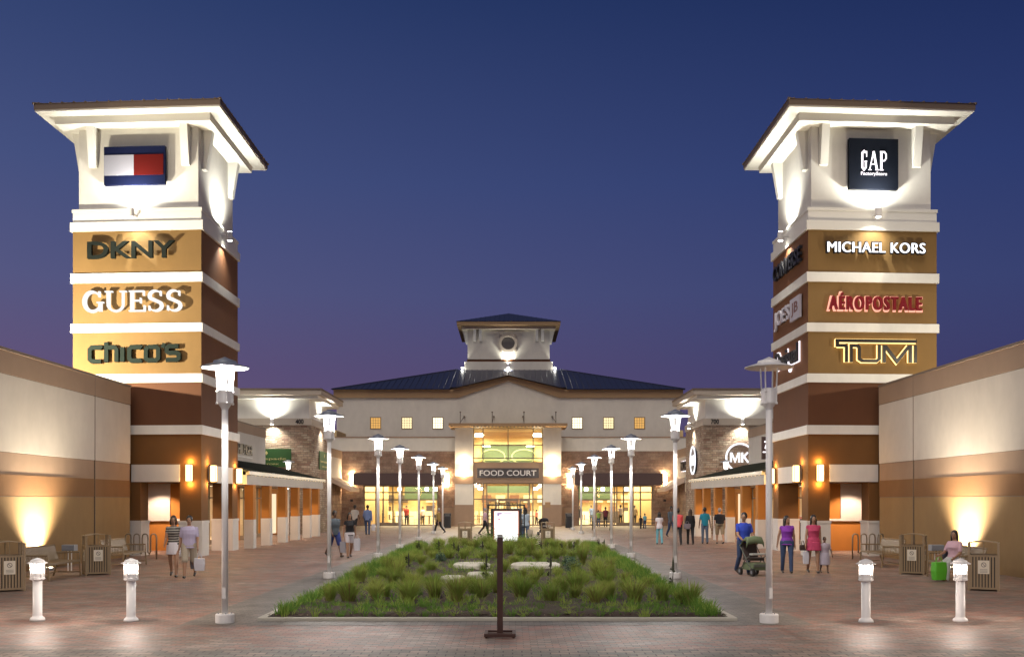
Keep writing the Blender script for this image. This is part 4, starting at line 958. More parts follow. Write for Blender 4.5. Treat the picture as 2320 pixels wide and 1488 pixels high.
def make_bin(w=.62, h=.83, hood=1.14, slats=9, nm_='litter_bin', grp='tan slatted litter bins'):
    t = thing(nm_, (0,0,0), '', 'litter bin', grp); ORG[t.name] = (0,0,0); a = w/2
    b = MB(); b.box(-a+.03, a-.03, -a+.03, a-.03, .05, h-.03); b.build('liner', INNER, t)
    b = MB()
    for k in range(slats):
        u = -a+.05+k*(w-.1)/(slats-1)
        for sg in (-1, 1): b.box(u-.02, u+.02, sg*a-.012, sg*a+.012, .06, h-.04); b.box(sg*a-.0115, sg*a+.0115, u-.02, u+.02, .061, h-.041)
    b.build('slats', TANMET, t)
    b = MB()
    for sx in (-1,1):
        for sy in (-1,1): b.box(sx*a-.025, sx*a+.025, sy*a-.025, sy*a+.025, 0, hood-.03)
    for zz in (.06, h-.02):
        for sg in (-1,1): b.box(-a+.025, a-.025, sg*a-.02, sg*a+.02, zz-.02, zz+.02); b.box(sg*a-.02, sg*a+.02, -a+.025, a-.025, zz-.019, zz+.019)
    for sg in (-1,1): b.tube([(0,sg*a,h),(0,sg*a,hood)], .012, 5); b.tube([(sg*a,0,h),(sg*a,0,hood)], .012, 5)
    b.build('frame', TANMET, t)
    b = MB(); n = 8
    P_ = [(-a-.03+(w+.06)*i/n, hood-.03+.045*math.sin(math.pi*i/n)) for i in range(n+1)]
    b.prism(P_+[(x, z-.015) for x, z in reversed(P_)], lambda u, v, d: (u, d, v), -a-.03, a+.03); b.build('hood', TANMET, t)
    for nxx, f in ((0, fr(0, -a-.014, h*.66)), (1, side_fn(a+.014, 0, h*.66, 1)), (2, side_fn(-a-.014, 0, h*.66, -1))):
        b = MB(); fbox(b, f, -.12, .12, -.15, .16, .0, .006); st = b.build('sticker', STK, t)
        b = MB(); b.stroke([(.05*math.cos(i*math.pi/6), .05*math.sin(i*math.pi/6)+.06) for i in range(12)], .012, f, .0065, .009, closed=True); b.stroke([(-.035,.095),(.035,.025)], .012, f, .0065, .0105)
        for q in (-.05,-.08,-.11): b.stroke([(-.08,q),(.08,q)], .008, f, .0065, .009)
        b.build('sticker_print', STI, st)
    return t
bn = make_bin()
for x, y, rz, sc3, l in ((-11.5,23.2,.62,1,'tan slatted bin at the far left edge, nearest the camera'), (-11.55,28.3,.55,1,'tan slatted bin between the two left benches'),
                      (11.35,23.4,-.45,1,'tan slatted bin at the far right edge, nearest the camera'), (11.75,28.5,-.5,1,'tan slatted bin between the two right benches'),
                      (PX(1054,46.6),46.6,0,.95,'tan slatted bin left of the lit directory behind the planting'), (PX(1241,46.6),46.6,0,.95,'tan slatted bin right of the lit directory behind the planting')):
    place(bn, USED, (x,y,0), rz, l, sc_=(sc3,)*3)
for x, w in ((PX(1013.5,76),'left'), (PX(1289.5,76),'right')):
    t = thing('black_bin', (x,76.3,0), 'black square bin by the stone wall %s of the food court entrance' % w, 'litter bin', 'black bins by the food court')
    b = MB(); b.box(x-.26, x+.26, 76.05, 76.57, 0, .9); b.build('body', BLACK, t, bevel=.02)
    b = MB(); b.box(x-.27, x+.27, 76.04, 76.58, .905, 1.12); p = b.build('lid', BLACK, t, bevel=.03); b = MB(); b.box(x-.18, x+.18, 76.02, 76.035, .95, 1.05); b.build('flap', mat('flap_grey', (.10,.10,.10), .4), p)
for s, w in ((-1,'left'), (1,'right')):
    x0 = s*13.0; t = thing('bike_rack', (x0,35.6,0), 'wave-shaped steel bike rack in front of the %s tower' % w, 'bike rack', 'wave bike racks')
    pts = []; n = 4; r = .105
    L0 = x0 - .55
    for k in range(n):
        xa = L0+k*.30
        pts += [(xa, 35.6, .28 if k else 0)] if k else [(xa,35.6,0)]
        pts += [(xa, 35.6, .75)] + [(xa+r-r*math.cos(a*math.pi/6), 35.6, .80+r*math.sin(a*math.pi/6)) for a in range(1, 6)] + [(xa+2*r, 35.6, .75)]
        if k < n-1: pts += [(xa+2*r, 35.6, .25), (xa+2*r+.045, 35.6, .19)]
        else: pts += [(xa+2*r, 35.6, 0)]
    b = MB(); b.tube(pts, .026, 7); o = b.build('tube', STAINL, t, smooth=True)
# shielded floodlights standing near the walls + grazing uplights
for s, w, yl in ((-1,'left',30.0), (1,'right',30.2)):
    x, y = s*12.75, 29.3
    t = thing('flood_post', (x,y,0), 'grey box-headed floodlight on a short post behind the %s bench' % w, 'floodlight', 'short post floodlights')
    b = MB(); b.tube([(x-.05,y,0),(x-.05,y,.62)], .02, 6); b.tube([(x+.05,y,0),(x+.05,y,.62)], .02, 6); b.build('post', METALW, t)
    b = MB(); b.box(x-.18, x+.18, y-.13, y+.13, .62, .80); b.build('head', METALC, t, bevel=.02)
    t = thing('ground_uplight', (s*13.66,yl,0), 'in-ground uplight grazing the %s banded wall behind the bench' % w, 'uplight', 'ground uplights at the walls')
    b = MB(); b.lathe([(.11,0),(.12,.01),(.12,.06),(.09,.08)], (s*13.66,yl,0), 14); b.build('housing', METALC, t)
    b = MB(); b.lathe([(.085,.082),(.085,.09)], (s*13.66,yl,0), 12); b.build('lens', emit('uplight_lens', (1,.85,.6), 20), t)
    light('SPOT', 'uplight', (s*13.66,yl,.12), 5200, (1,.84,.62), .07, t, (s*13.74,yl,3.0), 108, 1.0)
    light('SPOT', 'flood_glow', (s*12.6,yl,.95), 230 if s < 0 else 380, (1,.88,.76), .35, t, (s*14.1,yl,4.4), 140, 1.0)
# roof floods that wash the tower fronts
for s, w, p in ((-1,'left',6000), (1,'right',800)):
    L = (s*17.3, 33.2, 6.9)
    t = thing('roof_floodlight', L, 'floodlight on the %s low roof aimed at the sign tower' % w, 'floodlight')
    b = MB(); b.box(L[0]-.2, L[0]+.2, L[1]-.3, L[1]-.08, L[2]-.28, L[2]+.02); b.tube([(L[0],L[1]-.2,6.0),(L[0],L[1]-.2,6.5)], .04, 6); b.build('housing', METALC, t)
    light('SPOT', 'roof_flood', L, p, (1,.90,.70), .05, t, (s*14.4,37.6,8.6), 128, .8)
# ================================================================== POST AND DIRECTORY IN THE MIDDLE
x, y = PX(1133,15.4), 15.4
t = thing('sign_post', (x,y,0), 'slim rusty brown post on a square frame base in front of the planting', 'post')
b = MB(); b.box(x-.045, x+.045, y-.045, y+.045, .03, 1.53); b.build('post', POSTBR, t, bevel=.004)
b = MB(); b.box(x-.04, x+.04, y-.04, y+.04, 1.531, 1.575); b.build('post_cap', mat('galv_cap', (.35,.36,.34), .5), t)
b = MB(); w = .24
for a in ((-w,w,-w,-w+.05), (-w,w,w-.05,w), (-w,-w+.05,-w+.05,w-.05), (w-.05,w,-w+.05,w-.05)): b.box(x+a[0], x+a[1], y+a[2], y+a[3], .02, .07)
b.box(x-w+.05, x+w-.05, y-.03, y+.03, .03, .06)
for a in (-w+.03, w-.03):
    for c in (-w+.03, w-.03): b.lathe([(.022,0),(.022,.02)], (x+a, y+c, 0), 8)
b.build('base_frame', POSTBR, t, bevel=.004)
D = 46.0
t = thing('directory_kiosk', (0,46,0), 'tall black framed directory with a glowing white panel, behind the planting', 'directory')
kx = PX(1147,D)
b = MB(); o = 1/49.0
W_, Zt, Zb = 27*o, PZ(1157.5,D), PZ(1225,D)
b.box(kx-W_-.16, kx-W_-.04, D-.1, D+.25, 0, Zt+.12); b.box(kx+W_+.04, kx+W_+.16, D-.1, D+.25, 0, Zt+.12); b.box(kx-W_-.04, kx+W_+.04, D-.1, D+.25, Zt+.03, Zt+.12); b.box(kx-W_-.04, kx+W_+.04, D-.1, D+.25, .0, Zb-.03)
b.box(kx-W_-.04, kx+W_+.04, D+.12, D+.25, Zb-.03, Zt+.03)
for sx in (-1,1):
    X_ = kx+sx*.84
    b.tube([(X_,D+.1,0),(X_,D+.1,Zt+.32)], .03, 6)
    for k in range(10): b.tube([(X_,D+.1,.2+k*.17),(kx+sx*(W_+.14),D+.1,.2+k*.17)], .012, 4)
b.box(kx-.88, kx+.88, D+.02, D+.2, Zt+.26, Zt+.32); b.box(kx-.55, kx+.5, D+.03, D+.19, Zt+.38, Zt+.41)
for k in range(12): b.tube([(kx-.8+k*.145,D+.1,Zt+.12),(kx-.8+k*.145,D+.1,Zt+.30)], .011, 4)
for k in range(6): b.tube([(kx-.5+k*.2,D+.1,Zt+.30),(kx-.5+k*.2,D+.1,Zt+.40)], .011, 4)
b.build('frame', BLACK, t)
b = MB()
for a in ((-W_-.04,-W_,Zb-.03,Zt+.03), (W_,W_+.04,Zb-.03,Zt+.03), (-W_,W_,Zt,Zt+.03), (-W_,W_,Zb-.03,Zb)): b.box(kx+a[0], kx+a[1], D-.09, D+.1, a[2], a[3])
b.build('orange_trim', mat('orange_trim', (.50,.12,.03), .5), t)
b = MB(); b.box(kx-W_, kx+W_, D+.0, D+.1, Zb, Zt); pn = b.build('lit_panel', emit('directory_panel', (1,.985,.95), 1.6), t)
b = MB(); PU = emit('panel_purple', (.32,.06,.42), .8); PK = emit('panel_pink', (.85,.35,.5), 1.0); PB = emit('panel_blue', (.6,.65,.95), 1.1); PG = emit('panel_lime', (.8,.95,.5), 1.2)
fk = lambda u, v, d: (kx+u, D-d, Zt+v)
for (u0,u1,v0,v1,m) in ((-.42,-.2,-.14,-.08,0),(-.42,-.32,-.20,-.15,0),(-.40,-.35,-.28,-.23,0),(-.12,.28,-.12,-.09,0),(-.38,-.27,-.40,-.34,1),(-.25,-.02,-.385,-.365,1),(.14,.30,-.28,-.24,2),(.40,.47,-.30,-.22,3),(-.14,.02,-.21,-.19,1)):
    fbox(b, fk, u0, u1, v0, v1, .001, .004, m)
b.build('panel_print', [PU,PK,PB,PG], pn)
light('POINT', 'directory_glow', (kx, D-.6, 1.1), 12, (1,.97,.9), .3, t)
# limestone slabs in the bed
for i, (px0, px1, py, w, l) in enumerate(((1028,1108,1286,.9,'pale limestone slab left of centre in the planting bed'), (1158,1272,1286,.9,'long pale limestone slab right of centre in the planting bed'), (998,1056,1318,.6,'nearest pale limestone slab, left in the bed'), (1060,1118,1309,.6,'small pale limestone slab beside the nearest one'))):
    Dd = CH*F/(py-HY)*.97; xa, xb = PX(px0,Dd), PX(px1,Dd)
    b = MB(); n = 9; r_ = random.Random(i+2); cx = (xa+xb)/2
    P_ = [((xb-xa)/2*(1+.08*r_.uniform(-1,1))*math.copysign(abs(math.cos(2*math.pi*k/n))**.55, math.cos(2*math.pi*k/n)), w*(1+.1*r_.uniform(-1,1))*math.copysign(abs(math.sin(2*math.pi*k/n))**.6, math.sin(2*math.pi*k/n))) for k in range(n)]
    b.prism(P_, lambda u, v, d: (cx+u, Dd+v, d), .02, .20); o = b.build('stone_slab', LIME, org=(cx,Dd,0), bevel=.03); tag(o, l, 'stone slab', 'limestone slabs in the planting bed')
# picnic tables
def picnic(px, py, s_, lab):
    D = CH*F/(py-HY); x = PX(px, D); t = thing('picnic_table', (x,D,0), lab, 'picnic table', 'black picnic tables by the food court')
    b = MB(); b.box(x-.9*s_, x+.9*s_, D-.38, D+.38, .70*s_, .74*s_); b.build('tabletop', BLACK, t)
    for q in (-.7, .7):
        b = MB(); b.box(x-.9*s_, x+.9*s_, D+q-.14, D+q+.14, .42*s_, .45*s_); b.build('seat', BLACK, t)
    for q in (-.65, .65):
        b = MB(); b.tube([(x+q*s_,D-.75,0),(x+q*s_,D-.2,.70*s_)], .03, 5); b.tube([(x+q*s_,D+.75,0),(x+q*s_,D+.2,.70*s_)], .03, 5); b.tube([(x+q*s_,D-.8,.42*s_),(x+q*s_,D+.8,.42*s_)], .025, 5); b.build('leg', BLACK, t)
picnic(1364, 1201, .95, 'long black picnic table in front of the right food court windows')
picnic(1472, 1195, .9, 'black picnic table at the right end of the food court windows')
# alarm plates
for x, y, z, l, m in ((PX(1241,80),79.99,PZ(1143,80),'small square plaque on the right entrance pier',FASC2), (PX(797,81.9),81.88,PZ(1133,81.9),'small dark alarm plate on the left stone wall',DK), (PX(1506,81.9),81.88,PZ(1133,81.9),'small dark alarm plate on the right stone wall',DK)):
    b = MB(); b.box(x-.22 if m is FASC2 else x-.11, x+.22 if m is FASC2 else x+.11, y-.05, y-.0, z-.22 if m is FASC2 else z-.1, z+.22 if m is FASC2 else z+.1); tag(b.build('wall_plate', m, org=(x,y,z), bevel=.015), l, 'plaque')
# ================================================================== VEGETATION
def blades(mb, r_, n, h, spread, w=.006, base=.05, m=lambda r: 0, droop=.6, c=(0,0,0)):
    for i in range(n):
        a = r_.random()*2*math.pi; br = base*math.sqrt(r_.random()); sp = spread*(.15+.85*r_.random()); hh = h*(.55+.45*r_.random())
        bx, by = c[0]+br*math.cos(a), c[1]+br*math.sin(a); a2 = a+r_.uniform(-.6,.6)
        dx, dy = math.cos(a2), math.sin(a2); px, py = -dy*w, dx*w
        if r_.random() < .5: px, py = w, 0
        P = []
        for t in (0, .4, .75, 1.0):
            o_ = sp*(t**1.8); z = hh*(t - droop*.35*t**3*(sp/spread)); P.append((bx+dx*o_, by+dy*o_, c[2]+z))
        k = (1, .9, .6, .08)
        vs = []
        for q, kk in zip(P, k): vs += [(q[0]-px*kk, q[1]-py*kk, q[2]), (q[0]+px*kk, q[1]+py*kk, q[2])]
        mm = m(r_)
        mb.add(vs, [(0,1,3,2),(2,3,5,4),(4,5,7,6)], mm)
protos = []
for i in range(4):
    r_ = random.Random(20+i); b = MB()
    blades(b, r_, (300,460,260,420)[i], (.74,.86,.70,.95)[i], (.46,.62,.40,.50)[i], (.0085,.0055,.009,.006)[i], (.12,.10,.15,.09)[i], lambda r: 1 if r.random() < .16 else 0)
    blades(b, r_, 50, .30, .34, .008, .12, lambda r: 1)
    o = b.build('ornamental_grass', [GRASSM, STRAW]); ORG[o.name] = (0,0,0); protos.append(o)
used = {}
GR = 'ornamental grass clumps in the planting bed'
SPOTS = []
r_ = random.Random(11)
# front row from the photograph (px, base py)
for px, py in ((790,1372),(850,1365),(920,1372),(985,1362),(1035,1372),(1090,1364),(1185,1366),(1248,1372),(1300,1362),(1345,1372),(1385,1364),(1440,1370),(1505,1366),(1538,1372),(745,1374),(1570,1376)):
    D = CH*F/(py-HY); SPOTS.append((PX(px,D)+r_.uniform(-.06,.06), D, 0))
rowD = [21.6, 23.6, 26.0, 28.5, 31.2, 34, 36.8, 39.5, 42, 43.8]
for k, D in enumerate(rowD):
    x = -3.3 + r_.random()*.4
    while x < 3.5:
        slab = any(abs(D+1.2-b_) < 2.6 and a0 < x < a1 for b_, a0, a1 in ((31,-1.9,-.4),(31,.2,1.8),(25.6,-1.7,-.9)))
        if not slab or r_.random() < .08: SPOTS.append((x+r_.uniform(-.2,.2), D+r_.uniform(-.6,.6), k+1))
        x += .36+r_.random()*.42
zone = lambda x, k: ('front row' if k == 0 else ('middle rows' if k < 6 else 'back rows'))
for x, y, k in SPOTS:
    p = r_.choice(protos); s_ = r_.uniform(.48,.80)*(1.0 if k else 1.05)*(.78 if (1 < k < 6 and abs(x) < 2.2) else 1)
    o = p if not used.get(p.name) else p.copy()
    if o is not p: COL.objects.link(o)
    used[p.name] = 1
    o.location = (x,y,.05); o.rotation_euler = (0,0,r_.random()*6.28); o.scale = (s_*r_.uniform(.9,1.15), s_*r_.uniform(.9,1.15), s_)
    side = 'left' if x < -1.4 else ('right' if x > 1.4 else 'centre')
    tag(o, 'feathery yellow-green grass clump in the %s of the planting bed, %s' % (zone(x,k), side), 'grass clump', GR)
# low strappy edging + ground weeds: nobody could count them
b = MB(); r_ = random.Random(5)
def tuft(x, y, h, n, sp, w, m): blades(b, r_, n, h, sp, w, .06, lambda r: m, c=(x,y,.04))
y = BY0+.12
while y < BY1-.1:
    for sx in (-1, 1):
        for k in range(2 if y < 24 else 3): tuft(sx*(BX-.10-.22*r_.random()-.2*k*r_.random()), y+r_.uniform(-.1,.1), .20+.16*r_.random()+.08*(y > 26), 16, .20, .006, 0 if r_.random() < .8 else 1)
    y += .16
x = -BX+.15
while x < BX-.1:
    for k in range(5):
        if r_.random() < .9: tuft(x+r_.uniform(-.12,.12), BY0+.18+k*.36+r_.uniform(-.15,.15), .09+.15*r_.random(), 20, .17, .0055, r_.choice([0,0,1]))
    x += .15
for i in range(1500): tuft(r_.uniform(-BX+.3,BX-.3), BY0+1.5+(BY1-BY0-1.8)*r_.random(), .12+.18*r_.random(), 10, .16, .007, r_.choice([0,1,1]))
tag(b.build('edging_grass', [GRASSD, GRASSM]), 'dark green strappy edging grass and low weeds around the planting bed', 'edging grass', kind='stuff')
# mulch chips
b = MB()
for i in range(2600):
    x, y, a, l = r_.uniform(-BX,BX), BY0+.05+r_.random()**2*12, r_.random()*6.28, .015+.03*r_.random()
    dx, dy = l*math.cos(a), l*math.sin(a); b.add([(x-dx,y-dy,.075),(x+dy*.4,y-dx*.4,.088),(x+dx,y+dy,.08+.02*r_.random()),(x-dy*.4,y+dx*.4,.09)], [(0,1,2,3)], 0 if r_.random() < .75 else 1)
tag(b.build('mulch_chips', [MULCH, mat('pale_bark', (.20,.15,.10), .9)]), 'scattered bark chips over the soil of the planting bed', 'mulch', kind='stuff')
# shrubs and seed-head weeds
for i, (px, py, w, h, l) in enumerate(((1290,1290,.5,.35,'small blue-green shrub right of the long limestone slab'), (1298,1302,.55,.4,'wide blue-green shrub on the right half of the bed'), (998,1278,.4,.3,'small blue-green shrub left of the limestone slab'), (1088,1236,.8,.45,'low dark shrub at the foot of the directory, left'), (1210,1236,.7,.45,'low dark shrub at the foot of the directory, right'), (1110,1240,.9,.9,'taller green shrub in front of the directory, left'), (1180,1240,.9,.6,'bushy green plant in front of the directory, right'),(1150,1242,.8,.5,'leafy plant in front of the directory, centre'))):
    D = CH*F/(py-HY); x = PX(px, D); b = MB(); t = thing('shrub', (x,D,0), l, 'shrub')
    for k in range(420):
        th, ph, rr = r_.random()*6.28, r_.random(), r_.random()**.4; q = (x+w*.5*rr*math.cos(th)*math.sqrt(1-ph*ph*.8), D+w*.5*rr*math.sin(th), .05+h*ph*rr+.05)
        s_ = .03; e1 = Vector((r_.uniform(-1,1),r_.uniform(-1,1),r_.uniform(-1,1))).normalized()*s_; e2 = e1.cross(Vector((r_.uniform(-1,1),r_.uniform(-1,1),r_.uniform(-1,1)))).normalized()*s_*.5
        q = Vector(q); b.add([q-e1, q+e2, q+e1, q-e2], [(0,1,2,3)])
    b.build('foliage', SHRUB if i < 3 else GRASSD, t)
    b = MB()
    for k in range(5): b.tube([(x,D,.02),(x+r_.uniform(-.2,.2)*w,D+r_.uniform(-.2,.2)*w,h*.7)], .007, 4)
    b.build('stem', SEED, t)
for i, (px, py, h) in enumerate(((948,1262,.62),(993,1262,.62),(1027,1270,.66),(1037,1274,.6),(1225,1262,.62),(1240,1262,.55),(1299,1264,.6),(1356,1262,.66),(1368,1262,.66),(1246,1332,.8),(924,1320,.75),(1100,1330,.8),(1523,1345,.8),(1272,1262,.55),(1092,1262,.6))):
    D = CH*F/(py-HY); x = PX(px, D); b = MB(); t = thing('seed_weed', (x,D,0), 'thin dark weed stalk with a seed head rising above the planting bed', 'weed', 'dark seed-headed weeds in the planting bed')
    b.tube([(x,D,.03),(x+.02,D,h*.6)], .008, 4); b.build('stem', SEED, t)
    b = MB(); b.lathe([(.004,h*.58),(.028,h*.7),(.022,h*.9),(.004,h+.03)], (x+.02,D,0), 6)
    for k in range(14): a = r_.random()*6.28; z = r_.uniform(.1,.9)*h; b.add([(x,D,z),(x+.08*math.cos(a),D+.08*math.sin(a),z+.03),(x+.05*math.cos(a+.3),D+.05*math.sin(a+.3),z+.07)], [(0,1,2)])
    b.build('seed_head', SEED, t)
# ================================================================== PEOPLE
SK = {'tan': mat('skin_tan', (.32,.18,.11), .55, var=.04), 'light': mat('skin_light', (.48,.29,.20), .55, var=.04), 'dark': mat('skin_dark', (.12,.065,.042), .55, var=.04)}
HB = mat('hair_black', (.012,.010,.009), .45); HBR = mat('hair_brown', (.05,.028,.015), .5); HG = mat('hair_grey', (.30,.28,.26), .6); EYE = mat('eye_dark', (.01,.008,.007), .3)
def cl(n, c): return mat('cloth_'+n, c, .85, var=.12, scale=6, bump=.4, bscale=25)
def rot(v, ax, a):
    return Matrix.Rotation(a, 3, ax) @ v
def person(px, py, hd, lab, sk='tan', h=1.72, shirt=None, sleeves=.5, pants=None, plen=1.0, skirt=None, skz=.5, dress=False, hair=HB, hlen=0, fem=False, legs=((20,8),(-18,22)), arms=((-18,10,6),(16,15,6)), sit=None, D=None, wide=1.0, shoes=None, lean=0, hem=.86, X=None, low=False, group=None, headturn=0, vox=None):
    """hd: heading in degrees, 0 = facing the camera (-Y), 90 = facing +X. legs: (swing forward, knee bend) left,right; arms: (swing forward, elbow bend, out)."""
    if D is None: D = CH*F/(py-HY)
    if X is None: X = PX(px, D)
    S = h/1.75
    t = thing('person', (X, D, 0), lab, 'person', group); t.rotation_euler = (0,0,R(hd)); ORG[t.name] = (0,0,0)
    # local: forward = -Y, left = +X
    fw = lambda a: Vector((0,-math.sin(R(a)), -math.cos(R(a))))
    hipz = .93*S; hx = (.095 if fem else .09)*S*wide; shx = (.15 if fem else .172)*S*(1+.6*(wide-1)); shz = 1.385*S
    hips = [Vector((hx,0,hipz)), Vector((-hx,0,hipz))]; sh = [Vector((shx,0,shz)), Vector((-shx,0,shz))]
    J = []
    for i, (a, k) in enumerate(legs):
        kn = hips[i]+fw(a)*.43*S; an = kn+fw(a-k)*.42*S; J.append((hips[i], kn, an, a-k))
    low_ = min(j[2].z for j in J); dz = .075*S-low_
    if sit is not None: dz = 0
    up = Vector((0,0,dz))
    ln = Matrix.Rotation(R(lean), 3, 'X')     # lean forward about hips
    def T(p): return ln @ (p-Vector((0,0,hipz))) + Vector((0,0,hipz)) + up
    A = []
    for i, (a, e, o) in enumerate(arms):
        sg = 1 if i == 0 else -1
        du = rot(fw(a), 'Y', -sg*R(o)) ; el = sh[i]+du*.29*S; df = rot(fw(a+e), 'Y', -sg*R(o*.5)); wr = el+df*.25*S; A.append((T(sh[i]), T(el), T(wr), (T(wr)-T(el)).normalized(), sg))
    J = [(a+up, b+up, c+up, d) for a, b, c, d in J]
    hc = T(Vector((0,-.015*S,1.615*S))); HT = Matrix.Rotation(R(headturn), 3, 'Z')
    body = MB(); seg = 10
    def oval(mb, c, rx, ry, n=12): return
    def torso(mb, prof, g=0.0, zmin=0):
        rings = []; n = 14
        for z, rx, ry, oy in prof:
            c = T(Vector((0, oy*S, z*S))); rings.append([c + ln @ Vector(((rx*S*wide+g)*math.cos(2*math.pi*k/n), (ry*S*wide+g)*math.sin(2*math.pi*k/n), 0)) for k in range(n)])
        vs = [v for r in rings for v in r]; m = len(rings)
        fs = [(i*n+k, i*n+(k+1) % n, (i+1)*n+(k+1) % n, (i+1)*n+k) for i in range(m-1) for k in range(n)] + [tuple(range(n-1,-1,-1)), tuple(range((m-1)*n, m*n))]
        mb.add(vs, fs)
    if fem: prof = [(.84,.10,.09,0),(.90,.165,.115,.01),(.97,.168,.115,.01),(1.08,.125,.09,0),(1.18,.135,.10,-.005),(1.27,.145,.125,-.02),(1.36,.145,.095,0),(1.415,.115,.07,.01),(1.46,.055,.05,.01)]
    else: prof = [(.84,.10,.09,0),(.90,.155,.11,0),(.98,.155,.11,0),(1.10,.15,.105,0),(1.24,.165,.115,-.01),(1.35,.175,.108,0),(1.41,.145,.085,.01),(1.465,.065,.055,.01)]
    torso(body, prof)
    body.cone(T(Vector((0,.01,1.44*S))), .055*S, hc-Vector((0,0,.06*S)), .050*S)
    # head
    body.ball(hc+Vector((0,.005,.015)), .1*S, .76, .92, 1.08, seg=14); body.ball(hc+HT@Vector((0,-.03*S,-.055*S)), .066*S, .82, .85, .9, seg=10)
    body.ball(hc+HT@Vector((0,-.095*S,-.012*S)), .017*S, .8, 1.2, 1.5, seg=6)
    for sg in (-1,1): body.ball(hc+HT@Vector((sg*.078*S,.01,-.01*S)), .024*S, .5, .8, 1.2, seg=6)
    for i, (hp, kn, an, d) in enumerate(J):
        body.cone(hp, .088*S*wide, kn, .058*S, seg); body.cone(kn, .055*S, an, .038*S, seg); body.cone(kn.lerp(an,.12), .058*S, kn.lerp(an,.4), .056*S, seg)
        fd = fw(90+min(20, max(-50, d))*.6); fd.x = 0
        body.cone(an+Vector((0,.02,-.035*S)), .036*S, an+fd*.15*S+Vector((0,0,-.045*S)), .026*S, 8)
    for s0, el, wr, dr, sg in A:
        body.cone(s0, .052*S, el, .040*S, seg); body.cone(el, .039*S, wr, .027*S, seg)
        side = dr.cross(Vector((1,0,0))).normalized() if abs(dr.x) < .9 else Vector((0,1,0)); pc = wr+dr*.05*S
        body.ball(pc, .036*S, .8, 1.1, 1.25, seg=8)
        for f_ in range(4):
            o_ = side*(.026-.0175*f_)*S; ll = (.075,.085,.08,.062)[f_]*S; st = wr+dr*.07*S+o_
            md = st+dr*ll*.5; body.cone(st, .0105*S, md, .010*S, 6); body.cone(md, .010*S, md+(dr*.8+Vector((-sg*.5,0,0))).normalized()*ll*.5, .009*S, 6)
        th = wr+dr*.03*S+side*.03*S; body.cone(th, .012*S, th+(dr+side*.8).normalized()*.055*S, .010*S, 6)
    def rem(mb, name, m, vx, par=t):
        o = mb.build(name, m, par, org=(0,0,0), smooth=True)
        md = o.modifiers.new('remesh', 'REMESH'); md.mode = 'VOXEL'; md.voxel_size = vx; md.use_smooth_shade = True
        sm = o.modifiers.new('smooth', 'SMOOTH'); sm.iterations = 3; sm.factor = .5
        return o
    vx = vox or (.011 if D < 40 else .016)
    rem(body, 'body', SK[sk], vx)
    # clothes
    if shirt:
        b = MB(); g = .016*S; pr = [p for p in prof if p[0] >= .88 and p[0] < 1.46]
        z0 = hem; b_ = pr[0]; pr2 = [(z0, b_[1]+.004, b_[2]+.004, 0)]+[p for p in pr if p[0] > z0+.02]
        pr2 = [q for q in pr2 if q[0] < 1.44]+[(1.452 if not fem else 1.445,.075,.062,.01)]; torso(b, pr2, g)
        if dress: torso(b, [(skz,.20,.15,0),(.75,.19,.14,0),(.92,.175,.125,0)], g)
        for s0, el, wr, dr, sg in A:
            if sleeves > 0:
                e = s0.lerp(el, min(1, sleeves*1.3)) if sleeves <= .77 else el; b.cone(s0, .056*S, e, .054*S, seg)
                if sleeves > .77: b.cone(el, .05*S, wr, .036*S, seg)
        rem(b, 'shirt' if not dress else 'dress', shirt, vx)
    if skirt:
        b = MB(); torso(b, [(skz,.19 if skz > .3 else .15,.15,0),(.75,.185,.14,0),(.92,.172,.122,0),(1.0,.15,.11,0)], .012); rem(b, 'skirt', skirt, vx)
    if pants:
        b = MB(); torso(b, [(.84,.11,.10,0),(.90,.165,.118,0),(1.0,.158,.114,0)], .008)
        for hp, kn, an, d in J:
            if plen >= 1: b.cone(hp, .098*S*wide, kn, .070*S, seg); b.cone(kn, .068*S, an+Vector((0,0,-.01)), .055*S, seg)
            else:
                e = hp.lerp(kn, min(1, plen*1.9)); b.cone(hp, .102*S*wide, e, .088*S, seg)
        rem(b, 'trousers', pants, vx)
    sh_ = shoes or mat('shoe_dark', (.03,.025,.022), .5)
    for hp, kn, an, d in J:
        b = MB(); fd = fw(90+min(20, max(-50, d))*.6); fd.x = 0
        b.cone(an+Vector((0,.025,-.038*S)), .041*S, an+fd*.16*S+Vector((0,0,-.047*S)), .031*S, 8); rem(b, 'shoe', sh_, .013)
    b = MB(); b.ball(hc+HT@Vector((0,.022*S,.028*S)), .112*S, .82, .93, 1.02, seg=12)
    if hlen > 0:
        for k in range(5):
            f_ = k/4; b.ball(hc+HT@Vector((0,(.055+.03*f_)*S,(-.02-hlen*f_)*S)), (.085-.018*f_)*S, 1.15, .6, 1.1, seg=9)
        for sg in (-1,1): b.cone(hc+HT@Vector((sg*.072*S,.01,.0)), .034*S, hc+HT@Vector((sg*.078*S,.02*S,-min(hlen,.2)*S)), .028*S, 7)
    rem(b, 'hair', hair, .012)
    b = MB()
    for sg in (-1,1): b.ball(hc+HT@Vector((sg*.032*S,-.083*S,.008*S)), .011*S, 1.3, .6, .7, seg=6)
    b.ball(hc+HT@Vector((0,-.088*S,-.058*S)), .012*S, 1.8, .5, .35, seg=6)
    b.build('face_marks', EYE, t, org=(0,0,0))
    return t
def walkp(f=1, big=22): return ((big*f, 6), (-big*f*.8, 26)) if f > 0 else ((-big*.8, 26), (big, 6))
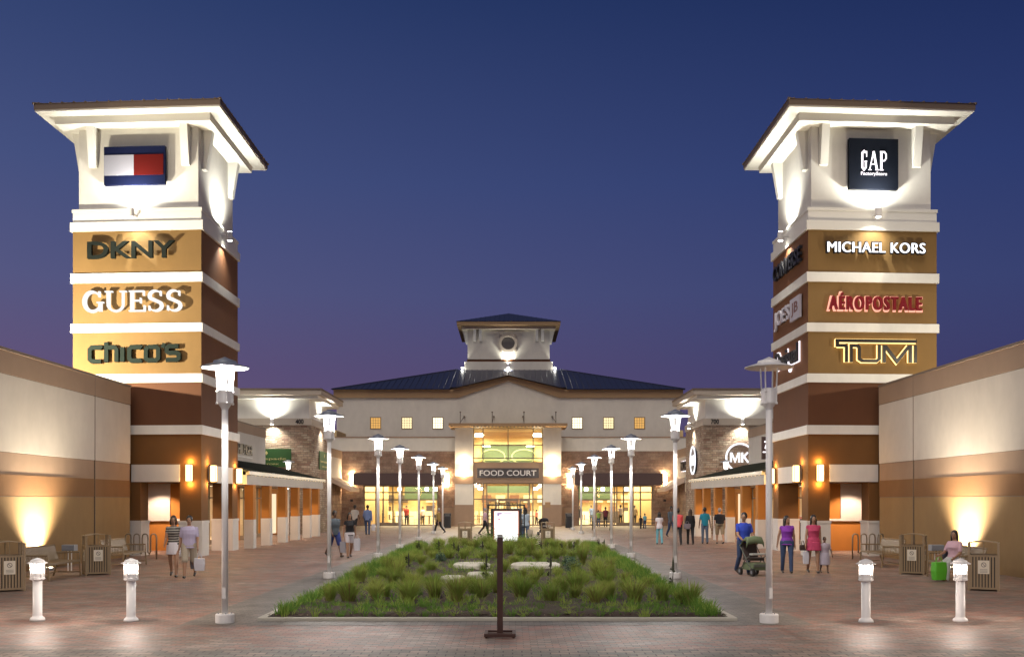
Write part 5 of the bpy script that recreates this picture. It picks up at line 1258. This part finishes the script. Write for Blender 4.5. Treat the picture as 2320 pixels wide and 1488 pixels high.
def bag(px, py_top, D, lab, m, w=.32, h=.36, d=.12, X=None, ztop=None, name='shopping_bag', hd=0.0):
    x = X if X is not None else PX(px, D); z = ztop if ztop is not None else PZ(py_top, D); t = thing(name, (x,D,max(0,z-h)), lab, 'bag')
    b = MB(); vs = []
    for zz, k in ((z-h,.86),(z-h*.5,1),(z-.02,.92)):
        for a in range(12):
            an = a*math.pi/6; c, s_ = math.cos(an), math.sin(an); q = (abs(c)**.4*math.copysign(1,c)*w/2*k, abs(s_)**.4*math.copysign(1,s_)*d/2*k)
            ca, sa = math.cos(R(hd)), math.sin(R(hd)); vs.append((x+q[0]*ca-q[1]*sa, D+q[0]*sa+q[1]*ca, zz))
    fs = [(i*12+k, i*12+(k+1) % 12, (i+1)*12+(k+1) % 12, (i+1)*12+k) for i in range(2) for k in range(12)]+[tuple(range(11,-1,-1)), tuple(range(24,36))]
    b.add(vs, fs); b.build('bag_body', m, t, smooth=False, bevel=.01)
    b = MB()
    for sy in (-.03,.03): b.tube([(x-w*.22,D+sy,z-.03),(x-w*.1,D+sy*.5,z+.10),(x+w*.1,D+sy*.5,z+.10),(x+w*.22,D+sy,z-.03)], .006, 4)
    b.build('handle', m, t)
LAV = cl('lavender', (.42,.38,.52)); BEI = cl('beige', (.38,.33,.25)); CWH = cl('white', (.60,.57,.60)); BLU = cl('royal_blue', (.02,.05,.38)); DEN = cl('denim', (.035,.06,.13)); DEN2 = cl('light_denim', (.08,.12,.19))
PUR = cl('purple', (.20,.035,.34)); ROSE = cl('rose_red', (.45,.05,.12)); BLK = cl('black', (.012,.012,.016)); TEAL = cl('teal', (.01,.20,.30)); CORAL = cl('coral', (.75,.10,.12)); AQUA = cl('aqua', (.16,.42,.50)); KHA = cl('khaki', (.28,.22,.14)); PINK = cl('pale_pink', (.58,.38,.44)); GRY = cl('slate_grey', (.07,.09,.11)); NVB = cl('navy_blue', (.02,.035,.16)); CHB = cl('chambray', (.14,.20,.38)); MUS = cl('mustard', (.36,.24,.07)); LTB = cl('pale_blue', (.34,.42,.50)); GRB = cl('grey_white', (.40,.38,.35)); LGT = cl('light_trouser', (.45,.46,.44)); PBG = mat('plastic_white', (.55,.55,.60), .4)
# striped top
STRI, nt_, bs_ = _nt('striped_knit'); bs_.inputs['Roughness'].default_value = .85
_g = nt_.nodes.new('ShaderNodeTexCoord'); _w = nt_.nodes.new('ShaderNodeTexWave'); _w.bands_direction = 'Z'; _w.inputs['Scale'].default_value = 4.5; _w.inputs['Distortion'].default_value = 1.5
_r = nt_.nodes.new('ShaderNodeValToRGB'); _r.color_ramp.elements[0].position = .4; _r.color_ramp.elements[0].color = (.03,.025,.025,1); _r.color_ramp.elements[1].position = .6; _r.color_ramp.elements[1].color = (.30,.28,.24,1)
lk(nt_, _g.outputs['Object'], _w.inputs['Vector']); lk(nt_, _w.outputs['Fac'], _r.inputs[0]); lk(nt_, _r.outputs[0], bs_.inputs['Base Color'])
person(393,1306, 12, 'woman in a dark striped top and white skirt walking beside the lavender-shirted man', 'tan', 1.72, STRI, .3, skirt=CWH, skz=.66, hair=HBR, fem=True, hlen=.12, legs=walkp(1,16), arms=((-12,12,8),(12,40,8)), hem=.92)
person(429,1308, 10, 'man in a lavender t-shirt and beige shorts walking on the left', 'tan', 1.73, LAV, .55, pants=BEI, plen=.55, legs=walkp(-1,18), arms=((8,12,8),(-8,30,10)), wide=1.12, hem=.85)
bag(452,1262, 27.0, 'white carrier bag in the hand of the man in the lavender shirt', PBG, .30,.36,.14)
bag(440,1258, 27.3, 'grey carrier bag behind the white one held by the man in lavender', mat('plastic_grey', (.12,.12,.14), .4), .22,.36,.12)
person(758,1261, 40, 'man in a slate shirt and blue shorts walking partly behind the second left lamp post', 'dark', 1.80, GRY, .6, pants=NVB, plen=.75, legs=walkp(1,24), arms=((-20,10,8),(20,15,8)), wide=1.1)
person(792,1263, 20, 'woman in a black top and white shorts carrying bags, second lamp on the left', 'tan', 1.68, BLK, .25, pants=CWH, plen=.35, fem=True, hlen=.1, legs=walkp(-1,14), arms=((-5,8,14),(5,8,14)))
bag(777,1225, 36.4, 'grey paper bag between the walking man and woman on the left', mat('paper_grey', (.30,.30,.34), .6), .24,.42,.10)
bag(809,1218, 36.2, 'white carrier bag on the outer side of the woman in the black top', PBG, .24,.46,.14)
person(804,1211, 165, 'man in a pale grey shirt from behind near the left food court wall', 'dark', 1.85, GRB, .5, pants=BLK, legs=((8,3),(-22,10)), arms=((-5,15,8),(15,20,8)))
person(833,1211, 178, 'man in a blue shirt standing back turned by the left food court window', 'dark', 1.84, CHB, .9, pants=DEN, legs=((6,2),(-6,2)), arms=((12,45,14),(0,10,8)), wide=1.12)
bag(846,1186, 60.6, 'white bag hanging by the man in the blue shirt', PBG, .26,.42,.12)
person(994,1208, 250, 'person in a mustard top and black trousers by the fifth left lamp post', 'light', 1.66, MUS, .8, pants=BLK, hair=HG, legs=walkp(1,22), arms=((-15,15,6),(15,25,6)))
person(1099,1212, 80, 'person in a pale top and dark trousers walking just left of the directory', 'light', 1.70, PINK, .5, pants=BLK, hair=HG, legs=walkp(-1,20))
person(1190,1233, 185, 'long-haired woman in a pale blue top beside the lit directory', 'tan', 1.78, LTB, .6, pants=DEN2, fem=True, hlen=.22, legs=((6,3),(-8,6)), wide=1.1, D=47.6)
bag(1201,1198, 47.2, 'cream bag at the side of the long-haired woman by the directory', mat('cream_bag', (.6,.52,.40), .6), .28,.34,.14)
person(1494,1232, 185, 'girl with long black hair, white top and aqua trousers walking away', 'tan', 1.56, CWH, .35, pants=AQUA, fem=True, hlen=.42, legs=((8,3),(-10,8)), arms=((-8,8,8),(8,8,8)), wide=1.05, hem=.84)
person(1536,1234, 182, 'man in a coral shirt and black trousers behind the second right lamp post', 'dark', 1.74, CORAL, .6, pants=BLK, legs=((6,3),(-10,12)), wide=1.15)
person(1521,1216, 20, 'dark clothed person walking toward the camera left of the man in coral', 'dark', 1.80, GRY, .8, pants=DEN, legs=walkp(1,16))
person(1564,1233, 178, 'long-haired woman in black walking away between coral and teal shirts', 'light', 1.70, BLK, .9, pants=BLK, hair=HBR, fem=True, hlen=.30, legs=((10,4),(-12,10)), arms=((-6,10,12),(6,30,10)), wide=1.05)
bag(1557,1185, 46.6, 'grey shoulder bag of the woman in black', mat('leather_grey', (.16,.14,.17), .5), .34,.26,.16)
person(1597,1231, 180, 'man in a teal t-shirt and jeans walking away in front of the right arcade', 'dark', 1.78, TEAL, .5, pants=DEN2, legs=((6,2),(-8,8)), arms=((-4,6,14),(4,6,14)))
person(1631,1231, 180, 'grey-haired man in black shirt and khaki shorts walking away by the arcade', 'light', 1.76, BLK, .55, pants=KHA, plen=.75, hair=HG, legs=((10,3),(-12,14)), arms=((-6,8,12),(6,12,10)), wide=1.25, lean=4)
person(1685,1300, 10, 'man in a royal blue t-shirt and jeans pushing a green pushchair', 'tan', 1.78, BLU, .5, pants=DEN, legs=walkp(1,10), arms=((14,30,10),(24,45,10)), wide=1.1, headturn=-40)
person(1783,1297, -6, 'woman in a purple sleeveless top and jeans walking right of the unlit lamp post', 'tan', 1.68, PUR, .12, pants=DEN, fem=True, hlen=.22, legs=((10,4),(-8,10)), arms=((-6,12,10),(-10,8,16)), wide=1.12, headturn=30)
person(1843,1297, -4, 'woman in a rose red dress walking hand in hand with the child', 'tan', 1.70, ROSE, .12, dress=True, skz=.68, fem=True, hlen=.24, legs=((8,3),(-12,12)), arms=((-4,8,8),(4,10,12)), wide=1.12, hem=.80)
person(1868,1297, 0, 'small child in pale clothes and dark boots beside the rose dress woman', 'dark', 1.06, cl('pale_lilac', (.36,.31,.36)), .6, skirt=cl('lilac_skirt', (.40,.37,.44)), skz=.40, hair=HBR, legs=((12,6),(-12,12)), arms=((10,10,18),(0,10,12)), wide=1.3, vox=.010)
bag(1826,1247, 28.9, 'white carrier bag in the hand of the woman in the rose dress', PBG, .18,.38,.12)
bag(1819,1232, 28.9, 'dark handbag on the arm of the woman in the rose dress', mat('leather_dark', (.04,.02,.015), .5), .20,.18,.10, name='handbag')
# dark cardigan panel worn over the dress is part of the woman's clothing group: built with her bag side
# seated woman on the right bench
pw = person(2138,1290, -62, 'seated woman in a pale pink shirt and light trousers on the right bench', 'tan', 1.68, PINK, .55, pants=LGT, fem=True, hlen=.16, legs=((78,72),(72,66)), arms=((15,50,10),(25,45,12)), sit=True, X=11.98, D=26.35, wide=1.32, hem=.86, shoes=mat('sandal_tan', (.2,.13,.08), .6), headturn=20)
pw.location.z = -.36
bag(2142,1222, 25.85, 'bright green shopping bag on the ground in front of the seated woman', mat('lime_bag', (.10,.45,.03), .5), .42,.48,.22, X=11.35, ztop=.52, hd=20)
bag(2160,1215, 26.9, 'dark handbag on the bench beside the seated woman', mat('leather_navy', (.02,.02,.035), .5), .30,.26,.2, X=12.05, ztop=.76, name='handbag')
# small figures near and inside the food court
for px, D, h_, hd, sk, c, pt, l in ((1461,74,1.15,180,'tan',AQUA,DEN,'child in a turquoise top standing by the right picnic table'), (1452,73.5,1.0,150,'dark',BLK,BLK,'small dark clothed child beside the turquoise one'),
      (1372,79,1.6,180,'dark',cl('maroon',(.12,.02,.03)),BLK,'person in maroon standing behind the long picnic table'), (1356,79,1.35,180,'light',cl('lime',(.25,.40,.08)),DEN,'person in a lime top behind the long picnic table'),
      (921,84,1.68,0,'light',cl('red',(.5,.04,.03)),BLK,'diner in a red top inside the left food court window'), (958,85,1.6,20,'tan',CWH,BLK,'diner in white inside the left food court window'), (1216,84,1.35,60,'light',CORAL,BLK,'diner in orange inside, right of the entrance doors'),
      (1314,85,1.66,10,'dark',BLK,BLK,'dark clothed figure inside the right food court window'), (1406,83.5,1.75,200,'tan',CWH,BLK,'figure in white inside the right glass doors'), (1438,84.5,1.7,160,'dark',KHA,BLK,'figure in khaki inside the right glass doors'), (868,83.6,1.3,90,'dark',GRY,BLK,'small figure inside the far left food court glass'),
      (1340,87,1.7,10,'tan',CHB,DEN,'figure in blue deep inside the right food court'), (985,87,1.7,10,'tan',KHA,BLK,'figure in khaki deep inside the left food court'), (1125,86,1.7,0,'dark',GRY,BLK,'dark figure deep inside the entrance hall, left'), (1178,88,1.7,0,'tan',CHB,DEN,'figure in blue deep inside the entrance hall, right')):
    person(px, 0, hd, l, sk, h_, c, .5, pants=pt, D=D, vox=.022, legs=((6,3),(-6,6)))
# pushchairs
def pushchair(X, D, hd, lab, c, s_=1.0):
    t = thing('pushchair', (X,D,0), lab, 'pushchair'); t.rotation_euler = (0,0,R(hd)); t.scale = (s_,)*3; ORG[t.name] = (0,0,0)
    K = mat('pushchair_frame', (.10,.11,.09), .4)
    for x in (-.25,.25):
        for y in (-.42,.30):
            b = MB(); vs = [(x-.03,y,.11),(x+.03,y,.11)]; b.tube(vs, .11, 14); w_ = b.build('wheel', BLACK, t); b = MB(); b.tube([(x-.035,y,.11),(x+.035,y,.11)], .05, 8); b.build('hub', METALC, w_)
    b = MB()
    for x in (-.25,.25):
        b.tube([(x,-.42,.12),(x,-.1,.42),(x,.25,.75),(x,.52,1.02)], .016, 6); b.tube([(x,.30,.12),(x,.0,.45),(x,-.25,.55)], .016, 6)
    b.tube([(-.25,.52,1.02),(.25,.52,1.02)], .02, 6); b.build('frame', K, t)
    b = MB(); n = 9
    prof = [(.30-.42*math.sin(a*math.pi/2/ (n-1)*1.15) , .78+.30*math.sin(math.pi*(.15+.75*a/(n-1)))) for a in range(n)]
    vs = []; 
    for yy, zz in prof: vs += [(-.27,yy,zz-.10),(-.22,yy,zz),(0,yy,zz+.03),(.22,yy,zz),(.27,yy,zz-.10)]
    b.add(vs, [(i*5+k,i*5+k+1,(i+1)*5+k+1,(i+1)*5+k) for i in range(n-1) for k in range(4)]); o = b.build('canopy_hood', c, t, smooth=True); m_ = o.modifiers.new('s','SOLIDIFY'); m_.thickness = .02
    b = MB(); b.box(-.23,.23,-.20,.20,.42,.50); b.prism([(.12,.5),(.20,.5),(.36,.95),(.28,.95)], lambda u,v,d:(d,u,v), -.22,.22); b.build('seat', mat('pushchair_inner', (.05,.035,.03), .8), t, bevel=.02)
    b = MB(); b.box(-.24,.24,-.42,-.22,.58,.63); b.build('tray', mat('pushchair_grey', (.35,.36,.33), .5), t, bevel=.015)
    b = MB(); b.box(-.22,.22,-.40,.22,.16,.36); b.build('basket', c, t, bevel=.03)
    b = MB(); b.box(-.20,.20,-.44,-.36,.25,.34); b.build('footrest', K, t, bevel=.01)
pushchair(PX(1707,28.0), 28.0, 14, 'green pushchair with a rounded hood pushed by the man in royal blue', mat('sage_fabric', (.13,.17,.09), .85, var=.2, scale=5))
pushchair(PX(1233,60), 60, 30, 'dark pushchair parked right of the directory by the entrance', mat('black_fabric', (.025,.025,.03), .85), .95)
# ================================================================== WORLD, SUN, CAMERA
w = bpy.data.worlds.new('World'); sc.world = w; w.use_nodes = True; nt = w.node_tree; N = nt.nodes; bg = N['Background']
tc = N.new('ShaderNodeTexCoord'); sp = N.new('ShaderNodeSeparateXYZ'); lk(nt, tc.outputs['Generated'], sp.inputs[0])
def ramp(stops):
    r = N.new('ShaderNodeValToRGB'); e = r.color_ramp.elements; r.color_ramp.interpolation = 'EASE' if False else 'LINEAR'
    e[0].position, e[0].color = stops[0][0], (*stops[0][1],1); e[1].position, e[1].color = stops[-1][0], (*stops[-1][1],1)
    for p, c in stops[1:-1]: q = e.new(p); q.color = (*c,1)
    return r
def S(r, g_, b_): f = lambda c: ((c/255+.055)/1.055)**2.4 if c/255 > .04045 else c/255/12.92; return (f(r), f(g_), f(b_))
# elevation ramps: afterglow side (left) and night side (right)
rL = ramp([(0,S(116,92,116)),(.124,S(98,84,122)),(.2,S(86,88,130)),(.3,S(70,82,128)),(.45,S(46,64,110)),(1,S(22,34,70))])
rR = ramp([(0,S(70,64,102)),(.124,S(58,60,104)),(.2,S(54,64,111)),(.3,S(42,57,108)),(.45,S(24,40,86)),(1,S(12,22,52))])
for r in (rL, rR): lk(nt, sp.outputs[2], r.inputs[0])
mr = N.new('ShaderNodeMapRange'); mr.inputs[1].default_value = -.50; mr.inputs[2].default_value = .50; lk(nt, sp.outputs[0], mr.inputs[0])
mx = N.new('ShaderNodeMix'); mx.data_type = 'RGBA'; lk(nt, mr.outputs[0], mx.inputs[0]); lk(nt, rL.outputs[0], mx.inputs[6]); lk(nt, rR.outputs[0], mx.inputs[7])
sky = N.new('ShaderNodeTexSky'); sky.sky_type = 'NISHITA'; sky.sun_disc = False; sky.sun_elevation = R(-4); sky.sun_rotation = R(215)
ad = N.new('ShaderNodeMix'); ad.data_type = 'RGBA'; ad.blend_type = 'ADD'; ad.inputs[0].default_value = .02; lk(nt, mx.outputs[2], ad.inputs[6]); lk(nt, sky.outputs[0], ad.inputs[7])
lk(nt, ad.outputs[2], bg.inputs[0]); bg.inputs[1].default_value = 1.0
sd = bpy.data.lights.new('sun', 'SUN'); sd.energy = SUN_E; sd.angle = R(40); sd.color = (1,.87,.73); so = bpy.data.objects.new('sun', sd); COL.objects.link(so)
so.rotation_euler = Vector((.15,.55,-.80)).to_track_quat('-Z','Y').to_euler()
cam = bpy.data.cameras.new('camera'); co = bpy.data.objects.new('camera', cam); COL.objects.link(co); sc.camera = co
co.location = (CX,0,CH); co.rotation_euler = (R(90),0,0); cam.lens = 35.0; cam.sensor_width = 36; cam.sensor_fit = 'HORIZONTAL'
cam.shift_x = .0009; cam.shift_y = (HY-744)/2320; cam.clip_end = 2000; cam.clip_start = .1
vs_ = sc.view_settings; vs_.view_transform = 'Standard'; vs_.look = 'None'; vs_.exposure = 0; vs_.gamma = 1; vs_.use_curve_mapping = False
sc.cycles.use_denoising = True
try: sc.cycles.denoiser = 'OPENIMAGEDENOISE'
except Exception: pass
sc.cycles.max_bounces = 6; sc.cycles.diffuse_bounces = 3; sc.cycles.glossy_bounces = 3; sc.cycles.transparent_max_bounces = 12; sc.cycles.sample_clamp_indirect = 3; sc.cycles.use_light_tree = True; sc.cycles.caustics_reflective = False; sc.cycles.caustics_refractive = False
